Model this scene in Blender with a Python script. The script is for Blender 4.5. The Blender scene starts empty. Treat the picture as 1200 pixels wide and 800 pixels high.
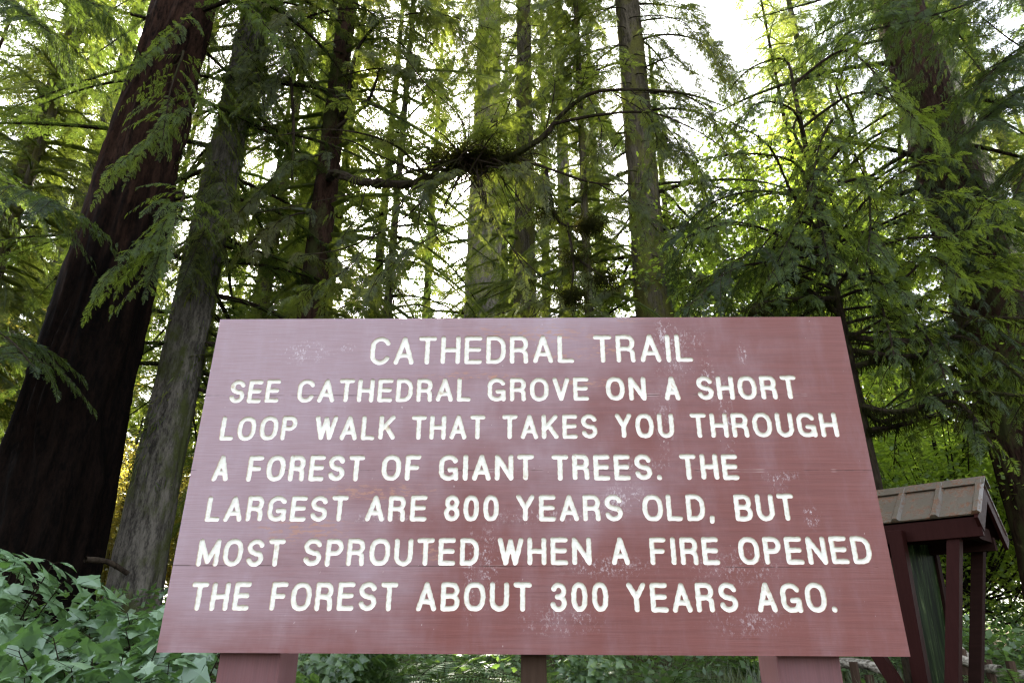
import bpy, bmesh, math, random
import numpy as np
from mathutils import Vector, Matrix
from mathutils.geometry import delaunay_2d_cdt
R = math.radians
scene = bpy.context.scene
col = scene.collection

# ------------------------------------------------------------------ camera, light, exposure
CAM_H = 1.25
PITCH, ROLL, F = 0.40763, 0.00511, 800.0
cam_d = bpy.data.cameras.new("camera"); cam = bpy.data.objects.new("camera", cam_d); col.objects.link(cam)
cam_d.sensor_width = 36.0; cam_d.lens = 24.0; cam_d.clip_start = .05; cam_d.clip_end = 3000
cp, sp, cr, sr = math.cos(PITCH), math.sin(PITCH), math.cos(ROLL), math.sin(ROLL)
C_F = np.array([0, cp, sp]); _u = np.array([0, -sp, cp]); _r = np.array([1., 0, 0])
C_R = cr*_r + sr*_u; C_U = cr*_u - sr*_r
m = Matrix.Identity(4)
for i in range(3):
    m[i][0], m[i][1], m[i][2] = C_R[i], C_U[i], -C_F[i]
m[2][3] = CAM_H
cam.matrix_world = m
scene.camera = cam

SUN_AZ, SUN_EL = R(-13.6), R(35.5)
world = bpy.data.worlds.new("World"); scene.world = world; world.use_nodes = True
wn = world.node_tree; wn.nodes.clear()
sky = wn.nodes.new('ShaderNodeTexSky'); sky.sky_type = 'NISHITA'; sky.sun_disc = False
sky.sun_elevation = SUN_EL; sky.sun_rotation = SUN_AZ
sky.air_density = 1.0; sky.dust_density = 3.0; sky.ozone_density = 1.0
bg = wn.nodes.new('ShaderNodeBackground'); bg.inputs[1].default_value = 0.15
wo = wn.nodes.new('ShaderNodeOutputWorld')
hs = wn.nodes.new('ShaderNodeHueSaturation'); hs.inputs['Saturation'].default_value = .38
wn.links.new(sky.outputs[0], hs.inputs['Color']); wn.links.new(hs.outputs[0], bg.inputs[0]); wn.links.new(bg.outputs[0], wo.inputs[0])
sun_d = bpy.data.lights.new("sun", 'SUN'); sun = bpy.data.objects.new("sun", sun_d); col.objects.link(sun)
sun_d.energy = 5.0; sun_d.angle = R(.5); sun_d.color = (1, .90, .74)
sdir = Vector((math.cos(SUN_EL)*math.sin(SUN_AZ), math.cos(SUN_EL)*math.cos(SUN_AZ), math.sin(SUN_EL)))
sun.rotation_euler = sdir.to_track_quat('Z', 'Y').to_euler(); sun.location = sdir*100
vs = scene.view_settings
vs.view_transform = 'Standard'; vs.look = 'None'; vs.gamma = 1; vs.use_curve_mapping = False; vs.exposure = 3.2
cy = scene.cycles
cy.max_bounces = 7; cy.diffuse_bounces = 4; cy.glossy_bounces = 2; cy.transmission_bounces = 5
cy.use_adaptive_sampling = False; cy.filter_width = 1.3
cy.use_denoising = True; cy.denoiser = 'OPENIMAGEDENOISE'; cy.denoising_input_passes = 'RGB_ALBEDO_NORMAL'; cy.denoising_prefilter = 'NONE'
cy.caustics_reflective = False; cy.caustics_refractive = False

# ------------------------------------------------------------------ helpers
def at(x, y, Y):
    """point at forward distance Y seen at pixel x, y of the 1200x800 picture"""
    d = C_F*F + C_R*(x-600) + C_U*(400-y)
    return np.array([0, 0, CAM_H]) + d/d[1]*Y
def pxsize(x, y, Y, w):
    d = C_F*F + C_R*(x-600) + C_U*(400-y)
    return w*(Y/d[1])                                  # metres for w pixels
def tag(o, label=None, cat=None, group=None, kind=None):
    if label: o['label'] = label
    if cat: o['category'] = cat
    if group: o['group'] = group
    if kind: o['kind'] = kind
    return o
def empty(name, loc=(0, 0, 0), rz=0):
    o = bpy.data.objects.new(name, None); o.empty_display_size = .2
    o.location = loc; o.rotation_euler = (0, 0, rz); col.objects.link(o); return o
def link(name, me, mats, parent=None):
    if not isinstance(mats, (list, tuple)): mats = [mats]
    if not me.materials:
        for x in mats: me.materials.append(x)
    o = bpy.data.objects.new(name, me); col.objects.link(o)
    if parent: o.parent = parent
    return o
def mesh_np(name, V, T, mi=None, tint=None, smooth=False):
    V = np.ascontiguousarray(V, dtype=np.float32); T = np.ascontiguousarray(T, dtype=np.int32)
    me = bpy.data.meshes.new(name); n, k = T.shape
    me.vertices.add(len(V)); me.vertices.foreach_set('co', V.ravel())
    me.loops.add(n*k); me.loops.foreach_set('vertex_index', T.ravel())
    me.polygons.add(n); me.polygons.foreach_set('loop_start', np.arange(n, dtype=np.int32)*k)
    try: me.polygons.foreach_set('loop_total', np.full(n, k, dtype=np.int32))
    except Exception: pass
    if mi is not None: me.polygons.foreach_set('material_index', np.ascontiguousarray(mi, dtype=np.int32))
    me.polygons.foreach_set('use_smooth', np.full(n, smooth, dtype=bool))
    me.update(calc_edges=True)
    if tint is not None:
        a = me.attributes.new('tint', 'FLOAT', 'FACE'); a.data.foreach_set('value', np.ascontiguousarray(tint, dtype=np.float32))
    me.validate()
    return me
def bm_mesh(bm, name):
    me = bpy.data.meshes.new(name); bm.normal_update(); bm.to_mesh(me); bm.free(); return me
def bm_box(bm, lo, hi, M=None, bev=0.0):
    vs_ = [Vector((x, y, z)) for x in (lo[0], hi[0]) for y in (lo[1], hi[1]) for z in (lo[2], hi[2])]
    if M: vs_ = [M @ v for v in vs_]
    v = [bm.verts.new(c) for c in vs_]
    fs = [bm.faces.new([v[i] for i in q]) for q in ((0,1,3,2),(4,6,7,5),(0,4,5,1),(2,3,7,6),(0,2,6,4),(1,5,7,3))]
    if bev:
        es = list({e for f in fs for e in f.edges})
        bmesh.ops.bevel(bm, geom=es, offset=bev, segments=2, profile=.6, affect='EDGES')
def bm_beam(bm, a, b, w, d, ref=(0, 1, 0), bev=.006):
    a, b = Vector(a), Vector(b); t = (b-a); L = t.length; t.normalize()
    s = Vector(ref).cross(t)
    s.normalize(); n = t.cross(s)
    M = Matrix(((s.x, n.x, t.x, a.x), (s.y, n.y, t.y, a.y), (s.z, n.z, t.z, a.z), (0, 0, 0, 1)))
    bm_box(bm, (-w/2, -d/2, 0), (w/2, d/2, L), M, bev)

# ------------------------------------------------------------------ materials
class NT:
    def __init__(s, name):
        s.m = bpy.data.materials.new(name); s.m.use_nodes = True; s.t = s.m.node_tree; s.t.nodes.clear()
        s.out = s.t.nodes.new('ShaderNodeOutputMaterial')
    def n(s, typ, **kw):
        x = s.t.nodes.new('ShaderNode'+typ)
        for k, v in kw.items():
            if k.startswith('i_'):
                key = k[2:]; key = int(key) if key.isdigit() else key.replace('_', ' ')
                s.set(x.inputs[key], v)
            else: setattr(x, k, v)
        return x
    def set(s, inp, v):
        if isinstance(v, bpy.types.NodeSocket): s.t.links.new(v, inp)
        else: inp.default_value = v
    def math(s, op, a, b=0.0, c=None, clamp=False):
        x = s.t.nodes.new('ShaderNodeMath'); x.operation = op; x.use_clamp = clamp
        s.set(x.inputs[0], a); s.set(x.inputs[1], b)
        if c is not None: s.set(x.inputs[2], c)
        return x.outputs[0]
    def mix(s, f, a, b):
        x = s.t.nodes.new('ShaderNodeMix'); x.data_type = 'RGBA'
        s.set(x.inputs[0], f); s.set(x.inputs[6], a if not isinstance(a, tuple) else (*a[:3], 1)); s.set(x.inputs[7], b if not isinstance(b, tuple) else (*b[:3], 1))
        return x.outputs[2]
    def ramp(s, f, lo, hi, a=0., b=1.):
        x = s.t.nodes.new('ShaderNodeMapRange'); x.interpolation_type = 'SMOOTHSTEP'
        s.set(x.inputs[0], f); s.set(x.inputs[1], lo); s.set(x.inputs[2], hi); s.set(x.inputs[3], a); s.set(x.inputs[4], b)
        return x.outputs[0]
    def coord(s, scale=(1, 1, 1), loc=(0, 0, 0)):
        tc = s.t.nodes.new('ShaderNodeTexCoord'); mp = s.t.nodes.new('ShaderNodeMapping')
        s.t.links.new(tc.outputs['Object'], mp.inputs[0]); mp.inputs['Scale'].default_value = scale; mp.inputs['Location'].default_value = loc
        return mp.outputs[0]
    def noise(s, vec, scale=5., detail=4., rough=.55, dist=0.):
        x = s.t.nodes.new('ShaderNodeTexNoise'); s.t.links.new(vec, x.inputs['Vector'])
        x.inputs['Scale'].default_value = scale; x.inputs['Detail'].default_value = detail; x.inputs['Roughness'].default_value = rough; x.inputs['Distortion'].default_value = dist
        return x.outputs[0]
    def bump(s, h, strength=.5, dist=.01, normal=None):
        x = s.t.nodes.new('ShaderNodeBump'); x.inputs['Strength'].default_value = strength; x.inputs['Distance'].default_value = dist
        s.t.links.new(h, x.inputs['Height'])
        if normal is not None: s.t.links.new(normal, x.inputs['Normal'])
        return x.outputs[0]
    def pbsdf(s, color, rough=.7, spec=.3, normal=None, metal=0.):
        p = s.t.nodes.new('ShaderNodeBsdfPrincipled')
        s.set(p.inputs['Base Color'], color if not isinstance(color, tuple) else (*color[:3], 1)); s.set(p.inputs['Roughness'], rough)
        p.inputs['Specular IOR Level'].default_value = spec; p.inputs['Metallic'].default_value = metal
        if normal is not None: s.t.links.new(normal, p.inputs['Normal'])
        s.t.links.new(p.outputs[0], s.out.inputs[0]); return p

def leaf_mat(name, dark, light, trans, tmix=.45, gloss=.06, rough=.45, warm=None):
    t = NT(name)
    at_ = t.n('Attribute', attribute_name='tint', attribute_type='GEOMETRY').outputs['Fac']
    rnd = t.n('ObjectInfo').outputs['Random']
    f = t.math('ADD', t.math('MULTIPLY', at_, .8), t.math('MULTIPLY', rnd, .2), clamp=True)
    c = t.mix(f, dark, light)
    tr = t.mix(f, tuple(x*.75 for x in trans), tuple(min(1, x*1.25) for x in trans))
    if warm: 
        w = t.ramp(t.noise(t.coord(), .6, 2), .5, .72)
        c = t.mix(t.math('MULTIPLY', w, .35), c, warm); tr = t.mix(t.math('MULTIPLY', w, .3), tr, tuple(x*2 for x in warm))
    d = t.n('BsdfDiffuse'); t.set(d.inputs[0], c)
    l = t.n('BsdfTranslucent'); t.set(l.inputs[0], tr)
    mx = t.n('MixShader'); mx.inputs[0].default_value = tmix
    t.t.links.new(d.outputs[0], mx.inputs[1]); t.t.links.new(l.outputs[0], mx.inputs[2])
    g = t.n('BsdfGlossy'); g.inputs['Roughness'].default_value = rough; g.inputs[0].default_value = (.9, .95, 1, 1)
    m2 = t.n('MixShader'); m2.inputs[0].default_value = gloss
    t.t.links.new(mx.outputs[0], m2.inputs[1]); t.t.links.new(g.outputs[0], m2.inputs[2])
    t.t.links.new(m2.outputs[0], t.out.inputs[0]); return t.m
def bark_mat(name, lo, hi, moss=(.045, .06, .012), mossy=.0, scale=1.0, groove=.6, shade_top=None):
    t = NT(name)
    v = t.coord((8*scale, 8*scale, 1.5*scale)); v2 = t.coord((1, 1, .5))
    n1 = t.noise(v, 1.6, 6, .65, .4); n2 = t.noise(t.coord((34*scale, 34*scale, 13*scale)), 1., 6, .75)
    big = t.noise(v2, .8, 3)
    f = t.ramp(t.math('ADD', t.math('MULTIPLY', n1, .55), t.math('MULTIPLY', n2, .45)), .38, .62)
    c = t.mix(f, lo, hi)
    c = t.mix(t.math('MULTIPLY', t.ramp(big, .4, .7), .35), c, tuple(min(1, (a+b)*.65) for a, b in zip(lo, hi)))
    if mossy > 0:
        mn = t.noise(t.coord((1, 1, .45)), 1.7, 6, .7)
        mk = t.ramp(t.math('ADD', mn, t.math('MULTIPLY', n2, .15)), .70-.42*mossy, .84-.42*mossy)
        mc = t.mix(t.noise(t.coord(), 25, 3), tuple(x*.55 for x in moss), tuple(x*1.6 for x in moss))
        c = t.mix(mk, c, mc)
    if shade_top:                                            # deep shade painted near black up to an uneven height
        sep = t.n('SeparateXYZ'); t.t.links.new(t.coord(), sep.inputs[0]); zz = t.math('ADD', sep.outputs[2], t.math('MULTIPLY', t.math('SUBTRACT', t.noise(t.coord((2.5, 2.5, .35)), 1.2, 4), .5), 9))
        c = t.mix(t.ramp(zz, shade_top+1.5, shade_top-1.5), c, t.mix(f, (.0012, .001, .0009), (.006, .0035, .0026)))
    h = t.math('ADD', t.math('MULTIPLY', n1, 1.), t.math('MULTIPLY', n2, .4))
    t.pbsdf(c, .95, .03, t.bump(h, groove, .03)); return t.m

M = {}
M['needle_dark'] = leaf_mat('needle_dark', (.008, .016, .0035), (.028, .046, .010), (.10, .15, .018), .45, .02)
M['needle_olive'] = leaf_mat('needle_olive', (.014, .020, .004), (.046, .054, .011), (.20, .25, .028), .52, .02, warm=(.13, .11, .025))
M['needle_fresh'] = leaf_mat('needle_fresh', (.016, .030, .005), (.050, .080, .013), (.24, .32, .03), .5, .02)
M['broad_leaf'] = leaf_mat('broad_leaf', (.06, .10, .015), (.10, .15, .025), (.42, .56, .05), .6, .04)
M['gold_leaf'] = leaf_mat('gold_leaf', (.08, .085, .018), (.13, .12, .03), (.50, .42, .06), .6, .05)
M['bush_leaf'] = leaf_mat('bush_leaf', (.07, .135, .055), (.145, .225, .11), (.13, .26, .045), .30, .07, .45)
M['fern_leaf'] = leaf_mat('fern_leaf', (.035, .075, .018), (.085, .14, .04), (.14, .24, .04), .42, .05)
M['grass_leaf'] = leaf_mat('grass_leaf', (.035, .06, .018), (.12, .13, .05), (.15, .2, .04), .4, .05)
M['moss_strand'] = leaf_mat('moss_strand', (.010, .011, .004), (.040, .040, .012), (.08, .08, .015), .3, .0, .6)
M['twig'] = bark_mat('twig', (.008, .006, .004), (.034, .025, .018), moss=(.022, .024, .008), mossy=.3)
M['bark_shaded'] = bark_mat('bark_shaded', (.0018, .0012, .0009), (.030, .0155, .0105), mossy=.0, scale=.8, groove=.9, shade_top=6.2)  # shade on the lower trunk is darkened into the bark colour
M['bark_red'] = bark_mat('bark_red', (.007, .004, .003), (.036, .020, .014), moss=(.03, .032, .012), mossy=.35)
M['bark_grey'] = bark_mat('bark_grey', (.024, .021, .018), (.135, .12, .10), moss=(.045, .05, .018), mossy=.38)
M['bark_pale'] = bark_mat('bark_pale', (.07, .06, .05), (.25, .22, .18), moss=(.06, .065, .025), mossy=.15)  # haze and glare on far trunks painted in as paler bark
M['bark_moss'] = bark_mat('bark_moss', (.02, .017, .012), (.09, .075, .055), moss=(.065, .062, .018), mossy=.45)
# ground
t = NT('forest_floor'); v = t.coord()
n1 = t.noise(v, 2.2, 8, .65); n2 = t.noise(v, 40, 4, .7); n3 = t.noise(v, .5, 3)
c = t.mix(t.ramp(n2, .35, .65), (.022, .015, .010), (.085, .058, .035)); c = t.mix(t.ramp(n1, .46, .6), c, (.03, .042, .012)); c = t.mix(t.math('MULTIPLY', t.ramp(n3, .45, .65), .5), c, (.06, .045, .025))
t.pbsdf(c, .95, .1, t.bump(t.math('ADD', n1, t.math('MULTIPLY', n2, .4)), .8, .08)); M['ground'] = t.m
# sign paint: board object, x right, z up, origin in its middle
def ellipse(t, sx, sz, cx, cz, rx, rz, jag):
    a = t.math('DIVIDE', t.math('SUBTRACT', sx, cx), rx); b = t.math('DIVIDE', t.math('SUBTRACT', sz, cz), rz)
    d = t.math('SQRT', t.math('ADD', t.math('MULTIPLY', a, a), t.math('MULTIPLY', b, b)))
    return t.ramp(t.math('ADD', d, t.math('MULTIPLY', t.math('SUBTRACT', jag, .5), 2.2)), 1.05, .25)
def paint_mat(name, worn_sheen_k=1., dk=1., spec=.42, joints=(), blobs=(), dabs=(), grain_axis='x'):
    t = NT(name)
    g = (1.6, 20, 45) if grain_axis == 'x' else (45, 20, 1.6)
    gr = t.noise(t.coord(g), 1.6, 7, .68, .25); gf = t.noise(t.coord(tuple(k*3.2 for k in g)), 1.5, 3, .6)
    cl = t.noise(t.coord((.9, 1, 1.3), (3, 1, 7)), 1.5, 5, .6); cl2 = t.noise(t.coord((5, 5, 1.6), (1, 5, 2)), 1.8, 5, .65)
    base = t.mix(t.ramp(gr, .2, .82), (.130*dk, .036*dk, .030*dk), (.185*dk, .056*dk, .047*dk))
    sep = t.n('SeparateXYZ'); t.t.links.new(t.coord(), sep.inputs[0]); sxc, szc = sep.outputs[0], sep.outputs[2]
    chalk_sheen = t.math('ADD', t.math('MULTIPLY', t.ramp(t.math('ADD', cl, t.math('SUBTRACT', t.math('MULTIPLY', szc, .34), t.math('MULTIPLY', sxc, .30))), .30, .80), .85), t.math('MULTIPLY', t.ramp(cl2, .40, .85), .26))  # chalking blotches, plus sky sheen painted paler towards the upper left
    chalk_sheen = t.math('MULTIPLY', chalk_sheen, t.math('ADD', t.math('MULTIPLY', gf, .7), .55), clamp=True)
    c = t.mix(t.math('MULTIPLY', chalk_sheen, .85*worn_sheen_k), base, (.36, .275, .315))
    sep = t.n('SeparateXYZ'); t.t.links.new(t.coord(), sep.inputs[0]); sx, sz = sep.outputs[0], sep.outputs[2]
    fine = t.noise(t.coord((38, 38, 38)), 1.4, 4, .75)
    h = t.math('ADD', t.math('MULTIPLY', gr, 1.0), t.math('MULTIPLY', gf, .35))
    # pale specks and scratches
    sp_ = t.ramp(t.math('ADD', t.noise(t.coord((60, 60, 34)), 1.3, 2, .5), t.math('MULTIPLY', cl2, .22)), .84, .90)
    c = t.mix(t.math('MULTIPLY', sp_, .55*worn_sheen_k), c, (.55, .47, .46))
    wide = t.noise(t.coord((11, 11, 7), (3, 0, 1)), 1.4, 5, .75); spk = t.ramp(t.math('ADD', t.math('MULTIPLY', t.noise(t.coord((85, 85, 60), (2, 1, 1)), 1.4, 4, .7), .62), t.math('MULTIPLY', wide, .38)), .50, .66)
    for (cx, cz, rx, rz, k) in blobs:                       # chalky white runs and droppings
        e = ellipse(t, sx, sz, cx, cz, rx*1.25, rz*1.25, wide)
        c = t.mix(t.math('MULTIPLY', t.math('MULTIPLY', e, spk), k), c, (.66, .60, .62))
    for (cx, cz, rx, rz) in dabs:                           # paint worn to bare wood
        jag = t.noise(t.coord((14, 14, 60)), 1.5, 3, .6)
        e = ellipse(t, sx, sz, cx, cz, rx, rz, jag); e = t.math('MULTIPLY', e, t.ramp(t.noise(t.coord((22, 22, 75)), 1.2, 3, .7), .50, .57))
        c = t.mix(t.math('MULTIPLY', e, .62), c, (.38, .19, .12))
    for (z0, s0, s1) in joints:
        wob = t.math('MULTIPLY', t.math('SUBTRACT', t.noise(t.coord((3, 1, 0), (z0*9, 0, 0)), 1.5, 3), .5), .006)
        d = t.math('ABSOLUTE', t.math('ADD', t.math('SUBTRACT', sz, z0), wob))
        brk = t.ramp(t.noise(t.coord((4, 1, 0), (z0*31, 2, 0)), 1.2, 4, .7), .47, .60)
        ends = t.math('MAXIMUM', t.ramp(sx, s0, s0-.02), t.ramp(sx, s1, s1+.02))
        ln = t.math('MULTIPLY', t.ramp(d, .0024, .0008), t.math('MAXIMUM', brk, ends))
        c = t.mix(t.math('MULTIPLY', ln, .8), c, (.04, .014, .012))
        lt = t.math('MULTIPLY', t.ramp(t.math('ABSOLUTE', t.math('SUBTRACT', d, .004)), .002, .0005), t.ramp(t.noise(t.coord((3, 1, 0), (z0*13, 7, 0)), 1.3, 3, .7), .55, .62))
        c = t.mix(t.math('MULTIPLY', lt, .5), c, (.5, .4, .38))
        h = t.math('SUBTRACT', h, t.math('MULTIPLY', ln, 2.0))
    t.pbsdf(c, t.math('ADD', t.math('MULTIPLY', gf, .25), .42), spec, t.bump(h, .20, .006)); return t.m
t = NT('letter_paint'); v = t.coord((30, 30, 60))
n = t.noise(v, 1.5, 4, .65); n2 = t.noise(t.coord((9, 9, 9)), 1.2, 4, .7)
c = t.mix(t.ramp(n, .35, .7), (.80, .785, .73), (.70, .67, .59)); c = t.mix(t.ramp(n2, .62, .74), c, (.50, .38, .25))
sep = t.n('SeparateXYZ'); t.t.links.new(t.coord(), sep.inputs[0]); c = t.mix(t.math('MULTIPLY', t.ramp(t.math('ADD', sep.outputs[1], t.math('MULTIPLY', t.math('SUBTRACT', n2, .5), .007)), .0046, .0008), .85), c, (.36, .25, .15))
t.pbsdf(c, .6, .3, t.bump(n, .3, .003)); M['letters'] = t.m
M['board_paint'] = paint_mat('board_paint', 1.0,
    joints=((.282, -9, 9), (-.002, -9, 9), (-.330, -9, 9)),
    blobs=((.53, .53, .05, .07, .85), (.60, .50, .09, .05, .5), (.56, .40, .08, .07, .35), (.68, .34, .03, .10, .8), (.73, .22, .025, .16, .7), (.50, .18, .04, .13, .45),
           (.88, -.05, .03, .03, .9), (.98, -.16, .03, .04, .9), (.90, -.02, .08, .02, .5), (.34, -.09, .09, .05, .6), (-.14, -.32, .035, .14, .7), (-.20, -.36, .02, .16, .6),
           (-.86, .455, .10, .05, .8), (-.70, .475, .03, .02, .9), (.26, -.33, .16, .04, .5), (.70, -.33, .18, .06, .45), (.1, -.50, .15, .05, .45), (.42, .02, .1, .03, .5), (.82, .44, .02, .05, .7), (.05, -.16, .25, .03, .4), (-.5, -.17, .16, .02, .5), (.72,-.5,.14,.05,.4), (.3,-.12,.06,.05,.55)),
    dabs=((-.22, .36, .22, .020), (.22, .33, .20, .02), (-.1, .355, .10, .02), (-.55, -.08, .25, .035), (-.78, -.21, .2, .05), (.02, .53, .3, .05), (-.33, -.28, .05, .04), (.4, .62, .1, .05), (.10, .44, .2, .02), (.30,.47,.1,.03)))
M['post_paint'] = paint_mat('post_paint', .28, .72, .10, grain_axis='z')
M['kiosk_paint_shaded'] = paint_mat('kiosk_paint_shaded', .0, .11, .03, grain_axis='z')  # same red paint as the sign, forest shade darkened into its colour
t = NT('old_stake'); n = t.noise(t.coord((30, 30, 3)), 1.4, 5); t.pbsdf(t.mix(n, (.02, .012, .008), (.08, .05, .035)), .9, .1, t.bump(n, .5, .01)); M['stake'] = t.m
t = NT('weathered_log'); n = t.noise(t.coord((3, 22, 22)), 1.5, 6, .65); n2 = t.noise(t.coord((3, 3, 3)), 1.2, 4)
c = t.mix(t.ramp(n, .35, .65), (.10, .085, .068), (.40, .36, .30)); c = t.mix(t.ramp(n2, .55, .68), c, (.035, .028, .02)); t.pbsdf(c, .9, .1, t.bump(n, .7, .02)); M['log'] = t.m
t = NT('roof_metal'); n = t.noise(t.coord((6, 6, 6)), 1.5, 6, .7); n2 = t.noise(t.coord((28, 28, 28)), 1.5, 4, .7)
c = t.mix(n, (.044, .034, .022), (.082, .067, .047)); lit = t.ramp(t.math('ADD', t.math('MULTIPLY', n, .55), t.math('MULTIPLY', n2, .45)), .49, .57)
c = t.mix(t.math('MULTIPLY', lit, .9), c, (.085, .036, .014)); t.pbsdf(c, t.math('ADD', t.math('MULTIPLY', lit, .4), .42), .4, t.bump(lit, .3, .01)); M['roof'] = t.m
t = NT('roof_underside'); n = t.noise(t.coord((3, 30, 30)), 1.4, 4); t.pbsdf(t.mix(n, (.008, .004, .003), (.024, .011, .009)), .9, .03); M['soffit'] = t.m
t = NT('display_panel'); n = t.noise(t.coord((14, 14, 1.2)), 1.5, 5, .65, .6); n2 = t.noise(t.coord((50, 50, 4)), 1.4, 4, .7)
c = t.mix(t.ramp(n, .4, .65), (.003, .006, .002), (.014, .026, .007)); c = t.mix(t.ramp(t.math('ADD', t.math('MULTIPLY', n2, .6), t.math('MULTIPLY', n, .4)), .56, .66), c, (.09, .12, .05)); t.pbsdf(c, .55, .02); M['panel'] = t.m  # forest reflection painted on as dark green with pale streaks

# ------------------------------------------------------------------ ground
def sstep(a, b, x):
    q = np.clip((x-a)/(b-a), 0, 1); return q*q*(3-2*q)
def gz(x, y):
    x = np.asarray(x, float); y = np.asarray(y, float)
    h = .62*sstep(3.2, 9.5, y) + .45*sstep(8, 22, y) + 1.6*sstep(20, 80, y)
    h = h + .06*np.sin(x*.9+y*.35)*sstep(3, 8, y) + .05*np.sin(x*.37-y*.8+1)*sstep(3, 8, y) + .25*sstep(2.2, 5, -x)*sstep(2, 4, y)
    return h
def zat(x, y): return float(gz(x, y))
xs = np.concatenate([np.linspace(-900, -45, 14), np.linspace(-40, 40, 141), np.linspace(45, 900, 14)])
ys = np.concatenate([np.linspace(-900, -12, 14), np.linspace(-8, 70, 157), np.linspace(75, 900, 14)])
gx, gy = np.meshgrid(xs, ys); gv = np.stack([gx, gy, gz(gx, gy)], -1).reshape(-1, 3)
nx, ny = len(xs), len(ys); ii = (np.arange(ny-1)[:, None]*nx + np.arange(nx-1)[None]).ravel()
gq = np.stack([ii, ii+1, ii+nx+1, ii+nx], -1)
tag(link('ground', mesh_np('ground', gv, gq, smooth=True), M['ground']), kind='structure')

# ------------------------------------------------------------------ trail sign
SW, SH, SYAW = 2.44, 1.2028, -0.02162
SC = np.array([0.06078, 2.42911, .5484+CAM_H])
sx_ = np.array([math.cos(SYAW), math.sin(SYAW), 0]); sn_ = np.array([-math.sin(SYAW), math.cos(SYAW), 0])
def uv(px, py):
    d = C_F*F + C_R*(px-600) + C_U*(400-py); o = np.array([0, 0, CAM_H])
    P = o + d*(((SC-o) @ sn_)/(d @ sn_)) - SC
    return float(P @ sx_), float(P[2])
def arc(cx, cy, rx, ry, a0, a1, n=14):
    return [(cx+rx*math.cos(R(a0+(a1-a0)*i/n)), cy+ry*math.sin(R(a0+(a1-a0)*i/n))) for i in range(n+1)]
def superO(n=28):
    o = []
    for i in range(n+1):
        a = 2*math.pi*i/n; c, s = math.cos(a), math.sin(a)
        o.append((.5+.5*math.copysign(abs(c)**.82, c), .5+.5*math.copysign(abs(s)**.82, s)))
    return o
O_ = superO()
S_ = arc(.5, .75, .48, .25, 18, 180, 12)[0:] + arc(.5, .75, .48, .25, 180, 250, 5)[1:] + [(.62, .46)] + arc(.52, .25, .48, .25, 62, 0, 5) + arc(.52, .25, .48, .25, 0, -165, 12)[1:]
G_ = {
 'A': (.70, [[(0, 0), (.5, 1), (1, 0)], [(.19, .29), (.81, .29)]]),
 'B': (.66, [[(0, 0), (0, 1), (.60, 1)] + arc(.60, .76, .36, .24, 90, -90, 10) + [(0, .52)], [(.62, .52)] + arc(.62, .26, .38, .26, 90, -90, 10) + [(0, 0)]]),
 'C': (.70, [arc(.52, .70, .50, .30, 22, 180, 12) + arc(.52, .30, .50, .30, 180, 338, 12)]),
 'D': (.68, [[(0, 0), (0, 1), (.45, 1)] + arc(.45, .62, .55, .38, 90, 0, 8) + arc(.45, .38, .55, .38, 0, -90, 8) + [(0, 0)]]),
 'E': (.62, [[(1, 1), (0, 1), (0, 0), (1, 0)], [(0, .52), (.92, .52)]]),
 'F': (.60, [[(1, 1), (0, 1), (0, 0)], [(0, .50), (.86, .50)]]),
 'G': (.74, [arc(.5, .70, .48, .30, 25, 180, 12) + arc(.5, .30, .48, .30, 180, 352, 13) + [(.97, .40), (.58, .40)], [(.97, .40), (1., 0)]]),
 'H': (.68, [[(0, 0), (0, 1)], [(1, 0), (1, 1)], [(0, .5), (1, .5)]]),
 'I': (.215, [[(.5, 0), (.5, 1)]]),
 'K': (.68, [[(0, 0), (0, 1)], [(.95, 1), (.06, .38)], [(.36, .59), (1, 0)]]),
 'L': (.57, [[(0, 1), (0, 0), (1, 0)]]),
 'M': (.84, [[(0, 0), (0, 1), (.5, .1), (1, 1), (1, 0)]]),
 'N': (.69, [[(0, 0), (0, 1), (1, 0), (1, 1)]]),
 'O': (.75, [O_]),
 'P': (.63, [[(0, 0), (0, 1), (.60, 1)] + arc(.60, .735, .40, .265, 90, -90, 10) + [(0, .47)]]),
 'R': (.66, [[(0, 0), (0, 1), (.60, 1)] + arc(.60, .745, .36, .255, 90, -90, 10) + [(0, .49)], [(.62, .49)] + arc(.66, .27, .28, .20, 85, 5, 5) + [(.96, 0)]]),
 'S': (.66, [S_]),
 'T': (.63, [[(0, 1), (1, 1)], [(.5, 1), (.5, 0)]]),
 'U': (.67, [[(0, 1), (0, .32)] + arc(.5, .32, .5, .32, 180, 360, 14) + [(1, 1)]]),
 'V': (.68, [[(0, 1), (.5, 0), (1, 1)]]),
 'W': (.92, [[(0, 1), (.27, 0), (.5, .95), (.73, 0), (1, 1)]]),
 'Y': (.68, [[(0, 1), (.5, .47), (1, 1)], [(.5, .47), (.5, 0)]]),
 '8': (.56, [arc(.5, .76, .44, .24, 90, 450, 20), arc(.5, .265, .5, .265, 90, 450, 20)]),
 '0': (.56, [O_]),
 '3': (.56, [arc(.48, .755, .46, .245, 160, -80, 14) + [(.36, .515)], [(.36, .515)] + arc(.46, .26, .52, .26, 80, -165, 14)]),
 '.': (.215, [[(.5, 0), (.5, .015)]]),
 ',': (.215, [[(.62, .03), (.42, -.13)]]),
}
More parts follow.
